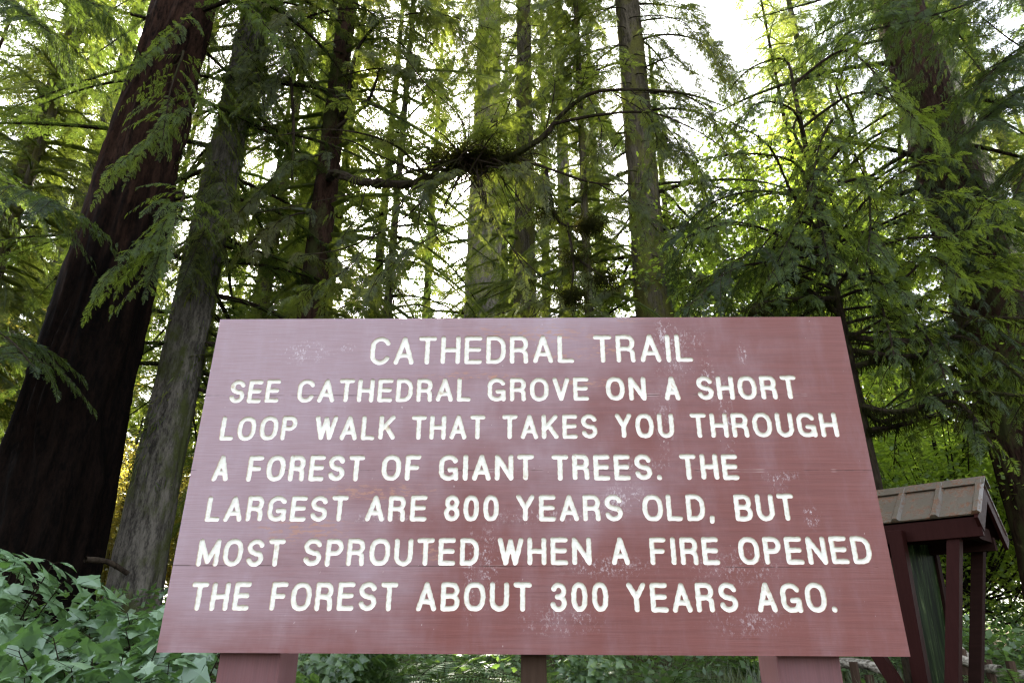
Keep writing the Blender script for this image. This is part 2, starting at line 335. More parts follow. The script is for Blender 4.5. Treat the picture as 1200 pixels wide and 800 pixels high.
# per line: (x, y top, y bottom) left and right; words with left and right pixel + rows where these were read
LINES = [
 ((480, 394, 426.7), (795, 391.2, 423.8), [("CATHEDRAL", 433.8, 411, 673, 424), ("TRAIL", 694.5, 396, 812.5, 421)]),
 ((300, 444.5, 471.7), (920, 439.5, 467.6), [("SEE", 267.5, 468, 329.5, 446), ("CATHEDRAL", 348, 460, 551.7, 470), ("GROVE", 571, 458, 690.7, 468), ("ON", 710, 457, 757, 455), ("A", 779.5, 468, 798.3, 468), ("SHORT", 817, 463, 932, 441.5)]),
 ((270, 487.5, 516), (965, 482.5, 511.7), [("LOOP", 256, 515, 349, 492), ("WALK", 370, 489, 462.5, 516), ("THAT", 482.5, 490, 569, 490), ("TAKES", 588, 490, 700.7, 508), ("YOU", 720.5, 488, 789, 490), ("THROUGH", 808, 488, 984.5, 511)]),
 ((290, 533, 563.7), (850, 531.2, 561.7), [("A", 247.5, 561, 267, 561), ("FOREST", 288, 562, 428, 536), ("OF", 447, 550, 493.7, 536), ("GIANT", 514, 550, 626, 536), ("TREES", 646, 536, 764.5, 556), (".", 769.5, 558, 776.5, 558), ("THE", 795.5, 534, 867, 559)]),
 ((245, 580.5, 610.7), (920, 578, 610), [("LARGEST", 239, 610, 408.7, 582.5), ("ARE", 427, 612, 499.5, 612), ("800", 520, 600, 584.5, 598), ("YEARS", 605, 582, 730.5, 606), ("OLD", 752.5, 595, 826, 595), (",", 831.5, 610, 838, 606), ("BUT", 858.7, 580, 929.5, 581)]),
 ((325, 630.5, 663.2), (1000, 627.5, 660.7), [("MOST", 229, 661, 335, 633), ("SPROUTED", 354, 658, 561, 648), ("WHEN", 583, 633, 693.7, 655), ("A", 717, 664, 738.7, 664), ("FIRE", 761, 640, 845, 662), ("OPENED", 865, 645, 1020.7, 642)]),
 ((240, 681, 715), (940, 682, 717.5), [("THE", 225.5, 684, 295, 684), ("FOREST", 314.5, 715, 467, 688), ("ABOUT", 486.7, 719, 623, 688), ("300", 645.7, 712, 713, 705), ("YEARS", 733.7, 686, 865.7, 711), ("AGO", 888.7, 716, 969, 700), (".", 974.3, 712, 981.2, 712)]),
]
STROKE = .0178
rngL = random.Random(4)
glyphs = []                                             # list of polylines sets in board coordinates
for (xl, tl, bl), (xr, tr_, br), words in LINES:
    ul, vbl = uv(xl, bl); _, vtl = uv(xl, tl); ur, vbr = uv(xr, br); _, vtr = uv(xr, tr_)
    def vb(u): return vbl + (vbr-vbl)*(u-ul)/(ur-ul)
    def vt(u): return vtl + (vtr-vtl)*(u-ul)/(ur-ul)
    for w, x0, y0, x1, y1 in words:
        u0, u1 = uv(x0, y0)[0], uv(x1, y1)[0]
        H = vt(u0)-vb(u0); ws = [G_[ch][0]*H for ch in w]; GAP = .135*H
        tot = sum(ws) + GAP*(len(w)-1)
        k = (u1-u0)/tot; cur = u0
        for ch, wd in zip(w, ws):
            wd *= k; s = STROKE*(1.0 if H < .094 else 1.06); h0 = vb(cur); hh = vt(cur)-h0
            jx, jz = rngL.uniform(-.0008, .0008), rngL.uniform(-.001, .001)
            # verticals of routed letters, slightly hand laid
            pls = [[(cur+jx+s/2+a*(wd-s), h0+jz+s/2+b*(hh-s)) for a, b in pl] for pl in G_[ch][1]]
            glyphs.append((pls, s)); cur += wd + GAP*k
def sdf_grid(pls, s, cell):
    P = np.array([p for pl in pls for p in pl]); lo = P.min(0)-s*.5-3*cell; hi = P.max(0)+s*.5+3*cell
    nx, nz = int((hi[0]-lo[0])/cell)+2, int((hi[1]-lo[1])/cell)+2
    X, Z = np.meshgrid(lo[0]+np.arange(nx)*cell, lo[1]+np.arange(nz)*cell)
    D = np.full(X.shape, 9.)
    for pl in pls:
        for (ax, az), (bx, bz) in zip(pl[:-1], pl[1:]):
            dx, dz = bx-ax, bz-az; L2 = dx*dx+dz*dz+1e-12
            q = np.clip(((X-ax)*dx+(Z-az)*dz)/L2, 0, 1)
            D = np.minimum(D, np.hypot(X-ax-q*dx, Z-az-q*dz))
    return X, Z, D
def march(X, Z, S):
    """filled contour of S<0: polygons over shared points, and the outline loops"""
    pts, vals, idx, polys, nxt = [], [], {}, [], {}
    def pt(key, x, z, v):
        if key not in idx: idx[key] = len(pts); pts.append((x, z)); vals.append(v)
        return idx[key]
    nz, nx = S.shape
    ins = S < 0
    for j in range(nz-1):
        for i in range(nx-1):
            c = ((j, i), (j, i+1), (j+1, i+1), (j+1, i))
            b = [ins[p] for p in c]
            if not any(b): continue
            if all(b):
                polys.append([pt(p, X[p], Z[p], S[p]) for p in c]); continue
            poly = []
            for k in range(4):
                p, q = c[k], c[(k+1) % 4]
                if b[k]: poly.append((pt(p, X[p], Z[p], S[p]), 0))
                if b[k] != b[(k+1) % 4]:
                    t_ = S[p]/(S[p]-S[q]); key = (min(p, q), max(p, q))
                    poly.append((pt(key, X[p]+t_*(X[q]-X[p]), Z[p]+t_*(Z[q]-Z[p]), 0.), 1 if b[k] else 2))
            polys.append([a for a, _ in poly])
            for k in range(len(poly)):
                if poly[k][1] == 1 and poly[(k+1) % len(poly)][1] == 2: nxt[poly[k][0]] = poly[(k+1) % len(poly)][0]
    loops = []
    while nxt:
        st = next(iter(nxt)); lp = [st]; q = nxt.pop(st)
        while q != st and q in nxt: lp.append(q); q = nxt.pop(q)
        loops.append(lp)
    return pts, vals, polys, loops
lv, lf, loops_uv = [], [], []
DEEP = .0065
nprng = np.random.default_rng(5)
wob = nprng.standard_normal((7, 3))
for pls, s in glyphs:
    X, Z, D = sdf_grid(pls, s, .0021)
    wv = .0006*(np.sin(X*190+3*np.sin(Z*140)) + np.sin(Z*230+2*np.sin(X*170+1)))*.6
    pts, vals, polys, loops = march(X, Z, D-s*.5+wv)
    o = len(lv)
    for (x, z), v in zip(pts, vals):
        q = min(1., max(0., -v/(s*.5))); dep = DEEP*math.sqrt(max(0, 1-(1-q)**2))
        lv.append((x, dep, z))
    lf += [[o+i for i in p] for p in polys]
    loops_uv += [[pts[i] for i in lp] for lp in loops]
me = bpy.data.meshes.new('lettering'); me.from_pydata(lv, [], lf); me.update()
for p in me.polygons: p.use_smooth = True
def inside(pt_, lp):
    x, z = pt_; r = False; j = len(lp)-1
    for i in range(len(lp)):
        if (lp[i][1] > z) != (lp[j][1] > z) and x < (lp[j][0]-lp[i][0])*(z-lp[i][1])/(lp[j][1]-lp[i][1])+lp[i][0]: r = not r
        j = i
    return r
# board: front sheet with the letters cut through, edges and back
sign = empty('trail_sign', (SC[0], SC[1], 0), SYAW)
tag(sign, "large red-brown wooden trail sign with routed cream lettering on square posts", "sign")
zc = SC[2]
cv, ce = [], []
cv += [Vector(p) for p in ((-SW/2, -SH/2), (SW/2, -SH/2), (SW/2, SH/2), (-SW/2, SH/2))]
ce += [(0, 1), (1, 2), (2, 3), (3, 0)]
for lp in loops_uv:
    o = len(cv); cv += [Vector(p) for p in lp]; ce += [(o+i, o+(i+1) % len(lp)) for i in range(len(lp))]
rv, re_, rf, _, _, _ = delaunay_2d_cdt(cv, ce, [], 2, 1e-7)
bmB = bmesh.new(); bv = [bmB.verts.new((v.x, 0, v.y)) for v in rv]
TC = np.array([[(rv[f[0]].x+rv[f[1]].x+rv[f[2]].x)/3, (rv[f[0]].y+rv[f[1]].y+rv[f[2]].y)/3] for f in rf]); cut = np.zeros(len(rf), bool)
for pls, s in glyphs:                                   # triangles inside a groove are cut away
    Pm = np.array([p for pl in pls for p in pl]); w = np.where((TC[:, 0] > Pm[:, 0].min()-s) & (TC[:, 0] < Pm[:, 0].max()+s) & (TC[:, 1] > Pm[:, 1].min()-s) & (TC[:, 1] < Pm[:, 1].max()+s))[0]
    if not len(w): continue
    X, Z = TC[w, 0], TC[w, 1]; D = np.full(len(w), 9.)
    for pl in pls:
        for (ax, az), (bx, bz) in zip(pl[:-1], pl[1:]):
            dx, dz = bx-ax, bz-az; q = np.clip(((X-ax)*dx+(Z-az)*dz)/(dx*dx+dz*dz+1e-12), 0, 1); D = np.minimum(D, np.hypot(X-ax-q*dx, Z-az-q*dz))
    cut[w[D-s*.5+.0006*(np.sin(X*190+3*np.sin(Z*140)) + np.sin(Z*230+2*np.sin(X*170+1)))*.6 < 0]] = True
for f, ct in zip(rf, cut):
    if ct: continue
    try: bmB.faces.new([bv[i] for i in f])
    except ValueError: pass
bmesh.ops.recalc_face_normals(bmB, faces=bmB.faces)
if bmB.faces and sum(f.normal.y for f in bmB.faces) > 0: bmesh.ops.reverse_faces(bmB, faces=bmB.faces)
TH = .052
for q in (((-1, -1), (1, -1)), ((1, -1), (1, 1)), ((1, 1), (-1, 1)), ((-1, 1), (-1, -1))):
    (a, b), (c_, d) = q
    bmB.faces.new([bmB.verts.new(p) for p in ((a*SW/2, 0, b*SH/2), (a*SW/2, TH, b*SH/2), (c_*SW/2, TH, d*SH/2), (c_*SW/2, 0, d*SH/2))])
bmB.faces.new([bmB.verts.new((a*SW/2, TH, b*SH/2)) for a, b in ((-1, -1), (-1, 1), (1, 1), (1, -1))])
board = link('board', bm_mesh(bmB, 'board'), M['board_paint'], sign); board.location = (0, 0, zc)
lett = link('lettering', me, M['letters'], board)
def post(x, y, w, d, top, mat):
    bm = bmesh.new(); bm_box(bm, (-w/2, -d/2, -.4), (w/2, d/2, top), bev=.008)
    o = link('post', bm_mesh(bm, 'post'), mat, sign); o.location = (x, y, 0); return o
post(-.93, TH+.105, .205, .205, 2.30, M['post_paint'])
post(.915, TH+.105, .205, .205, 2.30, M['post_paint'])
p = post(.075-.06, TH+.05, .085, .09, 2.2, M['stake']); p['label'] = 'thin dark unpainted post behind the middle of the board'

# ------------------------------------------------------------------ kiosk
KA = R(47)
KC = at(1148, 602, 5.2)
kio = empty('information_kiosk', (KC[0], KC[1], zat(KC[0], KC[1])), -KA)
tag(kio, "dark red wooden notice shelter with ribbed metal roof beside the sign", "kiosk")
KM = Matrix.Translation(kio.location) @ Matrix.Rotation(-KA, 4, 'Z'); KI = KM.inverted()
def kl(p): return KI @ Vector(p)
ez = kl(KC).z; RH, RT, BT = .30, .36, .66          # ridge height and setback, back eave setback
L0, L1 = -2.1, .0
def slope(y0, z0, y1, z1, th, x0, x1, bm):
    q = Vector((0, y1-y0, z1-z0)).normalized(); nrm = Vector((0, -q.z, q.y)) if q.y > 0 else Vector((0, q.z, -q.y))
    a = [Vector((x, y0, z0)) for x in (x0, x1)] + [Vector((x, y1, z1)) for x in (x1, x0)]
    lo = [bm.verts.new(p) for p in a]; hi = [bm.verts.new(p+nrm*th) for p in a]
    bm.faces.new(lo[::-1]); bm.faces.new(hi)
    for i in range(4): bm.faces.new((lo[i], lo[(i+1) % 4], hi[(i+1) % 4], hi[i]))
    return nrm
bm = bmesh.new()
nf = slope(0, ez, RT, ez+RH, .012, L0, L1, bm); q = Vector((0, RT, RH))
k = 0
x = L1-.02
while x > L0:                                         # raised ribs
    for (a, b) in ((0, 1),):
        A = Vector((x, 0, ez))+nf*.012; B = Vector((x, RT, ez+RH))+nf*.012
        prof = [(-.034, 0), (-.016, .026), (.016, .026), (.034, 0)]
        va = [bm.verts.new(A-q.normalized()*.004+Vector((dx, 0, 0))+nf*dz) for dx, dz in prof]; vb_ = [bm.verts.new(B+Vector((dx, 0, 0))+nf*dz) for dx, dz in prof]
        for i in range(3): bm.faces.new((va[i], va[i+1], vb_[i+1], vb_[i]))
        bm.faces.new(va[::-1]); bm.faces.new(vb_)
    x -= .285
slope(BT, ez-.10, RT, ez+RH, .012, L0, L1, bm)
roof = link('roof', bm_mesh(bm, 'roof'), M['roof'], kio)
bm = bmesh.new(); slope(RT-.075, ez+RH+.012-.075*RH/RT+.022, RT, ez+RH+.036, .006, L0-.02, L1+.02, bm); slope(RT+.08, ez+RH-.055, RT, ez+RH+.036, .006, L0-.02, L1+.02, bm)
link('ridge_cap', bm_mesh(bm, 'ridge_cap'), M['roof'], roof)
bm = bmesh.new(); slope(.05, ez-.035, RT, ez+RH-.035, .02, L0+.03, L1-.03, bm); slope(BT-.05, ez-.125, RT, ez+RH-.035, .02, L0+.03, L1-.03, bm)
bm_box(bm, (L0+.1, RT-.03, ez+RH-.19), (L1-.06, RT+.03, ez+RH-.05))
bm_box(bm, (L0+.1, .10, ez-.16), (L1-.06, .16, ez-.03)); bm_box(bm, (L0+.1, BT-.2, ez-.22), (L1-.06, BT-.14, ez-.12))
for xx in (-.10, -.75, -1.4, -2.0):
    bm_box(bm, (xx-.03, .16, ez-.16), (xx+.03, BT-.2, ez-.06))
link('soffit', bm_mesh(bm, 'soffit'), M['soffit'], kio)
bm = bmesh.new(); bm_box(bm, (L0, .012, ez-.155), (L1-.012, .042, ez-.012), bev=.004); link('fascia', bm_mesh(bm, 'fascia'), M['kiosk_paint_shaded'], kio)
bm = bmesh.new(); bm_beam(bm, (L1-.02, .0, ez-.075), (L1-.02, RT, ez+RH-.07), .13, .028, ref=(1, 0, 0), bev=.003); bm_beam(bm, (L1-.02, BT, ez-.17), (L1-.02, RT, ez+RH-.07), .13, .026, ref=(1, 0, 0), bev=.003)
link('rake_board', bm_mesh(bm, 'rake_board'), M['kiosk_paint_shaded'], kio)
def kpost(pa, pb, w, d, name='post', mat='kiosk_paint_shaded'):
    a, b = kl(pa), kl(pb); t_ = (b-a).normalized(); g = -.15
    b2 = a + t_*((g-a.z)/t_.z)
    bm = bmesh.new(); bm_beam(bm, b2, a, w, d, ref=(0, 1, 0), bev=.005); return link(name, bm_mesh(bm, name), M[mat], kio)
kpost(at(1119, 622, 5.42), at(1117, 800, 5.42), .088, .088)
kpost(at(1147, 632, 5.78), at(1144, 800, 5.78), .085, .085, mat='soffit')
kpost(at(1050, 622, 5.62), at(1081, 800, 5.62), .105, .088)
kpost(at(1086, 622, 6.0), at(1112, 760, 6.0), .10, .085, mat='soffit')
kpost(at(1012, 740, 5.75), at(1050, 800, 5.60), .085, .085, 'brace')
pa, pb, pc, pd = [kl(p) for p in (at(1061, 638, 5.66), at(1095, 638, 5.98), at(1128, 830, 5.98), at(1098, 830, 5.66))]
bm = bmesh.new(); nn = (pb-pa).cross(pd-pa).normalized()*.012
A_ = [bm.verts.new(p) for p in (pa, pb, pc, pd)]; B_ = [bm.verts.new(p+nn) for p in (pa, pb, pc, pd)]
bm.faces.new(A_); bm.faces.new(B_[::-1])
for i in range(4): bm.faces.new((A_[i], B_[i], B_[(i+1) % 4], A_[(i+1) % 4]))
link('display_panel', bm_mesh(bm, 'display_panel'), M['panel'], kio)

# ------------------------------------------------------------------ foliage generators
class Acc:                                             # triangle soup with material index and tint
    def __init__(s): s.v, s.t, s.m, s.c, s.n = [], [], [], [], 0
    def add(s, V, T, mi=0, tint=.5):
        if len(V) == 0: return
        s.v.append(np.asarray(V).reshape(-1, 3)); s.t.append(np.asarray(T)+s.n); s.n += len(s.v[-1])
        k = len(s.t[-1]); s.m.append(np.full(k, mi)); s.c.append(np.broadcast_to(np.asarray(tint, float), (k,)) if np.ndim(tint) else np.full(k, float(tint)))
    def mesh(s, name):
        return mesh_np(name, np.concatenate(s.v), np.concatenate(s.t), np.concatenate(s.m), np.concatenate(s.c))
def unit(a): return a/np.maximum(np.linalg.norm(a, axis=-1, keepdims=True), 1e-9)
KT = np.array([[0, 1, 2], [0, 2, 3]])
def kites(P, D, L, W, N, mid=.42):
    """leaf-shaped quads: base P, direction D, length L, width W, facing N"""
    S = unit(np.cross(N, D)); L = np.asarray(L)[:, None]; W = np.asarray(W)[:, None]
    V = np.stack([P, P+D*L*mid-S*W/2, P+D*L, P+D*L*mid+S*W/2], 1)
    T = (KT[None]+4*np.arange(len(P))[:, None, None]).reshape(-1, 3)
    return V.reshape(-1, 3), T
def tube(acc, pts, r0, r1, sides=6, mi=1, tint=.5, bumpy=0., rng=None):
    P = np.asarray(pts, float); n = len(P); Tn = unit(np.gradient(P, axis=0))
    ref = np.array([0, 0, 1.]) if abs(Tn[0][2]) < .9 else np.array([1., 0, 0])
    S = unit(np.cross(Tn, ref)); U = np.cross(S, Tn); a = np.arange(sides)*2*np.pi/sides
    r = np.linspace(1, 0, n)**.8*(r0-r1)+r1
    rr = r[:, None]*np.ones(sides)[None]
    if bumpy and rng is not None: rr = rr*(1+bumpy*rng.standard_normal(rr.shape))
    V = P[:, None]+rr[..., None]*(np.cos(a)[None, :, None]*S[:, None]+np.sin(a)[None, :, None]*U[:, None])
    i = np.arange(n-1)[:, None]*sides; j = np.arange(sides)[None]; j2 = (j+1) % sides
    q = np.stack([i+j, i+j2, i+sides+j2, i+sides+j], -1).reshape(-1, 4)
    acc.add(V, np.concatenate([q[:, [0, 1, 2]], q[:, [0, 2, 3]]]), mi, tint)
def spline(pts, n):
    P = np.asarray(pts, float); k = len(P); t_ = np.linspace(0, k-1, n); i = np.minimum(t_.astype(int), k-2); f = (t_-i)[:, None]
    p0, p1, p2, p3 = P[np.maximum(i-1, 0)], P[i], P[i+1], P[np.minimum(i+2, k-1)]
    return .5*((2*p1)+(-p0+p2)*f+(2*p0-5*p1+4*p2-p3)*f**2+(-p0+3*p1-3*p2+p3)*f**3)

def spray_template(seed, lod):
    """flat conifer spray of length 1 along x. lod 0: side shoots only, 1: shoots on shoots, 2: every shoot carries needles"""
    g = np.random.default_rng(seed); P, D, L = [], [], []
    tt = np.arange(.06, .97, .062 if lod else .040)
    for k, u in enumerate(tt):
        for sd in (-1, 1):
            if g.random() < .10: continue
            uu = u+g.uniform(-.02, .02); ln = (.40*(1-uu)**.75+.07)*g.uniform(.65, 1.15)*(1 if uu > .15 else .6)
            an = R(58-22*uu+g.uniform(-8, 8))*sd; d = np.array([math.cos(an), math.sin(an), g.uniform(-.12, .06)]); p = np.array([uu, 0, -.18*uu**2])
            if lod and ln > .13:
                ws = np.arange(.03, ln, .048)
                for w in ws:
                    q = p+d*w+np.array([0, 0, -.25*w*w])
                    for s2 in (-1, 1):
                        if g.random() < .12: continue
                        a2 = an+s2*R(48+g.uniform(-10, 10)); l2 = (.045+.10*(ln-w))*g.uniform(.7, 1.2)
                        P.append(q); D.append([math.cos(a2), math.sin(a2), g.uniform(-.25, .1)]); L.append(l2)
                P.append(p+d*(ln-.05)); D.append(d); L.append(.07)
            else:
                P.append(p); D.append(d); L.append(ln)
    P.append([.9, 0, -.15]); D.append([1, 0, -.2]); L.append(.13)
    P = np.array(P, float); D = unit(np.array(D, float)); L = np.array(L)
    N = unit(np.array([0, 0, 1.])+.35*g.standard_normal(P.shape))
    A = Acc()
    if lod < 2:
        W = np.where(L > .12, .045, .030) if lod else .036+.03*L
        V, T = kites(P, D, L, W*np.ones(len(L)), N); A.add(V, T)
    else:
        S = unit(np.cross(N, D))
        for i in range(len(P)):
            m_ = max(3, int(L[i]/.0125)); u = np.linspace(.05, .98, m_)
            pp = P[i]+D[i]*(u*L[i])[:, None]
            for sd in (-1, 1):
                nd = unit(D[i]*.45+S[i]*sd+N[i]*g.uniform(-.15, .25, m_)[:, None]); nl = .022*g.uniform(.75, 1.15, m_)
                b = D[i]*.0040
                V = np.stack([pp-b, pp+nd*nl[:, None], pp+b], 1).reshape(-1, 3); A.add(V, np.arange(3*m_).reshape(-1, 3))
        # thin stem
    V = np.concatenate(A.v); T = np.concatenate(A.t)
    # rachis as a thin blade
    r_ = np.array([[0, -.006, 0], [0, .006, 0], [.5, .004, -.045], [.5, -.004, -.045], [.95, .002, -.165], [.95, -.002, -.165]])
    T2 = np.array([[0, 1, 2], [0, 2, 3], [3, 2, 4], [3, 4, 5]])
    return V, T, r_, T2
TPL = {lod: [spray_template(100+10*lod+i, lod) for i in range(5)] for lod in (0, 1, 2)}
def put_sprays(acc, rng, O, X, Up, sc, lod, mi=0, wood=1, flat=.35, tint0=.5, tints=.22):
    """O origins, X directions, Up normals, sc lengths"""
    n = len(O); 
    if n == 0: return
    roll = rng.normal(0, flat, n)
    X = unit(X); Y = unit(np.cross(Up, X)); Z = np.cross(X, Y)
    c, s = np.cos(roll)[:, None], np.sin(roll)[:, None]; Y, Z = Y*c+Z*s, Z*c-Y*s
    B = np.stack([X, Y*rng.uniform(.75, 1.1, n)[:, None], Z], 1)*np.asarray(sc)[:, None, None]
    which = rng.integers(0, 5, n); ti = np.clip(rng.normal(tint0, tints, n), 0, 1)
    for k in range(5):
        w = np.where(which == k)[0]
        if not len(w): continue
        V, T, V2, T2 = TPL[lod][k]
        VV = np.einsum('nd,mde->mne', V, B[w])+O[w][:, None]
        acc.add(VV, (T[None]+len(V)*np.arange(len(w))[:, None, None]).reshape(-1, 3), mi, np.repeat(ti[w], len(T)))
        VV = np.einsum('nd,mde->mne', V2, B[w])+O[w][:, None]
        acc.add(VV, (T2[None]+len(V2)*np.arange(len(w))[:, None, None]).reshape(-1, 3), wood, .5)
def limb(acc, rng, pts, r0, lod, size=.55, step=.11, start=.15, mi=0, wood=1, tint0=.5, sides=5, droop=.15, r1=.004, thin=0., n=None):
    """a limb with sprays on both sides along the polyline"""
    P = spline(pts, n or max(6, 3*len(pts))); seg = np.linalg.norm(np.diff(P, axis=0), axis=1); cum = np.concatenate([[0], np.cumsum(seg)]); L = cum[-1]
    tube(acc, P, r0, r1, sides, wood)
    s = np.arange(start*L, L, step); s = s+rng.uniform(-.4, .4, len(s))*step; s = np.clip(s, 0, L)
    if thin: s = s[rng.random(len(s)) > thin]
    O = np.stack([np.interp(s, cum, P[:, i]) for i in range(3)], 1); Tn = unit(np.gradient(P, axis=0)); Tg = unit(np.stack([np.interp(s, cum, Tn[:, i]) for i in range(3)], 1))
    up = np.array([0, 0, 1.]); S = unit(np.cross(Tg, up)); U = np.cross(S, Tg); f = s/L
    for sd in (-1, 1):
        a = np.radians(62-25*f+rng.uniform(-12, 12, len(s)))[:, None]
        X = Tg*np.cos(a)+S*sd*np.sin(a)+np.array([0, 0, -1.])*(droop*rng.uniform(.3, 1.9, len(s)))[:, None]
        sc = size*(1-.55*f)*rng.uniform(.6, 1.15, len(s))*np.minimum(1, .45+2*f)
        put_sprays(acc, rng, O, X, U+.15*rng.standard_normal(U.shape), sc, lod, mi, wood, tint0=tint0)
    put_sprays(acc, rng, P[-1:], Tn[-1:]-np.array([[0, 0, droop]]), U[-1:], np.array([size*.75]), lod, mi, wood, tint0=tint0)
def bough(acc, rng, pts, r0=.02, size=.27, width=.42, step=.17, start=.2, tint0=.5, droop=.25, lod=0, mi=0, wood=1, thin=.08):
    """a flat fan of secondary limbs along a main limb, each carrying small sprays"""
    P = spline(pts, 16); seg = np.linalg.norm(np.diff(P, axis=0), axis=1); cum = np.concatenate([[0], np.cumsum(seg)]); L = cum[-1]
    tube(acc, P, r0, .004, 5, wood); Tn = unit(np.gradient(P, axis=0)); sd = 1
    for s in np.arange(start*L, L*.97, step):
        sd = -sd; s = min(L, max(0, s+rng.uniform(-.3, .3)*step)); f = s/L
        o = np.array([np.interp(s, cum, P[:, i]) for i in range(3)]); T = unit(np.array([np.interp(s, cum, Tn[:, i]) for i in range(3)])); S = unit(np.cross(T, [0, 0, 1.]))
        a = R(rng.uniform(40, 70)-12*f); d = unit(T*math.cos(a)+S*sd*math.sin(a)+np.array([0, 0, rng.uniform(-.25, .12)])); l = width*L*(1-.62*f)*rng.uniform(.5, 1.15)*min(1, .5+1.5*f)
        q = [o, o+d*l*.5+np.array([0, 0, .02*l]), o+d*l-np.array([0, 0, droop*l*rng.uniform(.4, 1.4)])]
        limb(acc, rng, q, .006, lod, size*rng.uniform(.75, 1.15), .075, .08, mi, wood, tint0+rng.normal(0, .12), 3, droop, .002, thin, 6)
    limb(acc, rng, pts[-2:], .006, lod, size, .075, .1, mi, wood, tint0, 3, droop, .002, thin, 6)
def moss(acc, rng, pts, r, n, lmin=.04, lmax=.16, w=.012, mi=2, tint0=.4):
    P = spline(pts, 40); i = rng.integers(0, 40, n); O = P[i]+rng.normal(0, 1, (n, 3))*r*np.array([.8, .8, .6])
    D = unit(np.array([0, 0, -1.])+.35*rng.standard_normal((n, 3))); N = unit(rng.standard_normal((n, 3)))
    V, T = kites(O, D, rng.uniform(lmin, lmax, n), rng.uniform(.5, 1.5, n)*w, N, .3); acc.add(V, T, mi, np.repeat(np.clip(rng.normal(tint0, .2, n), 0, 1), 2))
def crown_mesh(seed, z0, z1, rmax, nb, lod, size=.6, step=.13, droop=.45, rise=.15, top=.25, keep=None, tint0=.5, hang=.2, moss_n=0):
    rng = np.random.default_rng(seed); A = Acc(); az = rng.uniform(0, 6.28)
    for b in range(nb):
        u = (b+rng.uniform(0, 1))/nb; z = z0+(z1-z0)*u**1.15; az += 2.4+rng.uniform(-.5, .5)
        prof = (1-u)**.7*(1-top)+top*(1-u) if u > .35 else .72+.28*u/.35
        L = rmax*prof*rng.uniform(.55, 1.1); L = max(L, .5)
        d = np.array([math.cos(az), math.sin(az), 0]); sd = np.array([-d[1], d[0], 0])
        a = rng.uniform(-.05, 1)*rise; dr = droop*rng.uniform(.5, 1.3); wv = rng.uniform(-.12, .12)
        pts = [d*L*s+sd*L*wv*math.sin(s*3)+np.array([0, 0, z+L*(a*s-dr*s*s)]) for s in (0, .25, .5, .75, 1)]
        if keep is not None and not keep(pts): continue
        limb(A, rng, pts, .012+.012*L, lod, size*rng.uniform(.8, 1.15), step, .12, tint0=tint0+rng.normal(0, .12), droop=hang)
        if moss_n: moss(A, rng, pts[:4], .03, moss_n, w=.016)
    return A.mesh('crown')

def vnoise(rng, nz, na):
    G = rng.random((nz, na))
    def f(zz, aa):
        z0 = np.floor(zz).astype(int); a0 = np.floor(aa).astype(int); fz = zz-z0; fa = aa-a0; fz = fz*fz*(3-2*fz); fa = fa*fa*(3-2*fa)
        g = lambda i, j: G[i % nz, j % na]
        return (g(z0, a0)*(1-fa)+g(z0, a0+1)*fa)*(1-fz)+(g(z0+1, a0)*(1-fa)+g(z0+1, a0+1)*fa)*fz
    return f
def trunk_mesh(seed, H, r0, taper=.72, flare=.35, seg=72, furrow=.05, cells=22, zl=.7, low=18., bend=.0, p=1.):
    rng = np.random.default_rng(seed)
    z = np.concatenate([np.linspace(-.5, low, 190), np.linspace(low, H, 30)[1:]]); a = np.arange(seg)*2*np.pi/seg
    Zg, Ag = np.meshgrid(z, a, indexing='ij'); zc_ = np.maximum(Zg, 0)
    r = r0*(1-taper*(zc_/H)**p)+flare*r0*np.exp(-zc_/.9)*(1+.35*np.sin(Ag*5+seed))
    n1 = vnoise(rng, 97, cells); n2 = vnoise(rng, 89, cells*2); n3 = vnoise(rng, 31, 7)
    wa = Ag/(2*np.pi)*cells+.9*(n3(Zg/1.7, Ag/(2*np.pi)*7)-.5)*2
    rid = 1-np.abs(2*n1(Zg/zl, wa)-1); fine_ = n2(Zg/(zl*.35), wa*2)
    r = r*(1+furrow*(rid-.6)*1.4+furrow*.5*(fine_-.5))+r0*.06*(n3(Zg/2.3+5, Ag/(2*np.pi)*7)-.5)
    bx = bend*np.sin(zc_*.23+seed)*zc_/10; by = bend*np.cos(zc_*.19+seed*2)*zc_/10
    V = np.stack([r*np.cos(Ag)+bx, r*np.sin(Ag)+by, Zg], -1).reshape(-1, 3)
    n = len(z); i = np.arange(n-1)[:, None]*seg; j = np.arange(seg)[None]; j2 = (j+1) % seg
    q = np.stack([i+j, i+j2, i+seg+j2, i+seg+j], -1).reshape(-1, 4)
    return mesh_np('trunk', V, q, smooth=True)
def trunk_place(px, py, Y): p = at(px, py, Y); return np.array([p[0], Y, zat(p[0], Y)])
def tree(px, py, Y, wpx, label, bark, H=42, name='conifer_tree', cat='tree', group=None, seed=1, **kw):
    b = trunk_place(px, py, Y); d = pxsize(px, py, Y, wpx); zref = at(px, py, Y)[2]-b[2]
    r0 = d/2/(1-kw.get('taper', .72)*(max(zref, 0)/H)**kw.get('p', 1.))
    o = empty(name, b); tag(o, label, cat, group)
    tr = link('trunk', trunk_mesh(seed, H, r0, **kw), M[bark], o)
    return o, b, r0
def add_crown(o, me, mats, rz=0, s=1., name='crown'):
    c = link(name, me, mats, o); c.rotation_euler.z = rz; c.scale = (s, s, s); return c
NM = [M['needle_dark'], M['twig'], M['moss_strand']]; NO = [M['needle_olive'], M['twig'], M['moss_strand']]; NF = [M['needle_fresh'], M['twig'], M['moss_strand']]
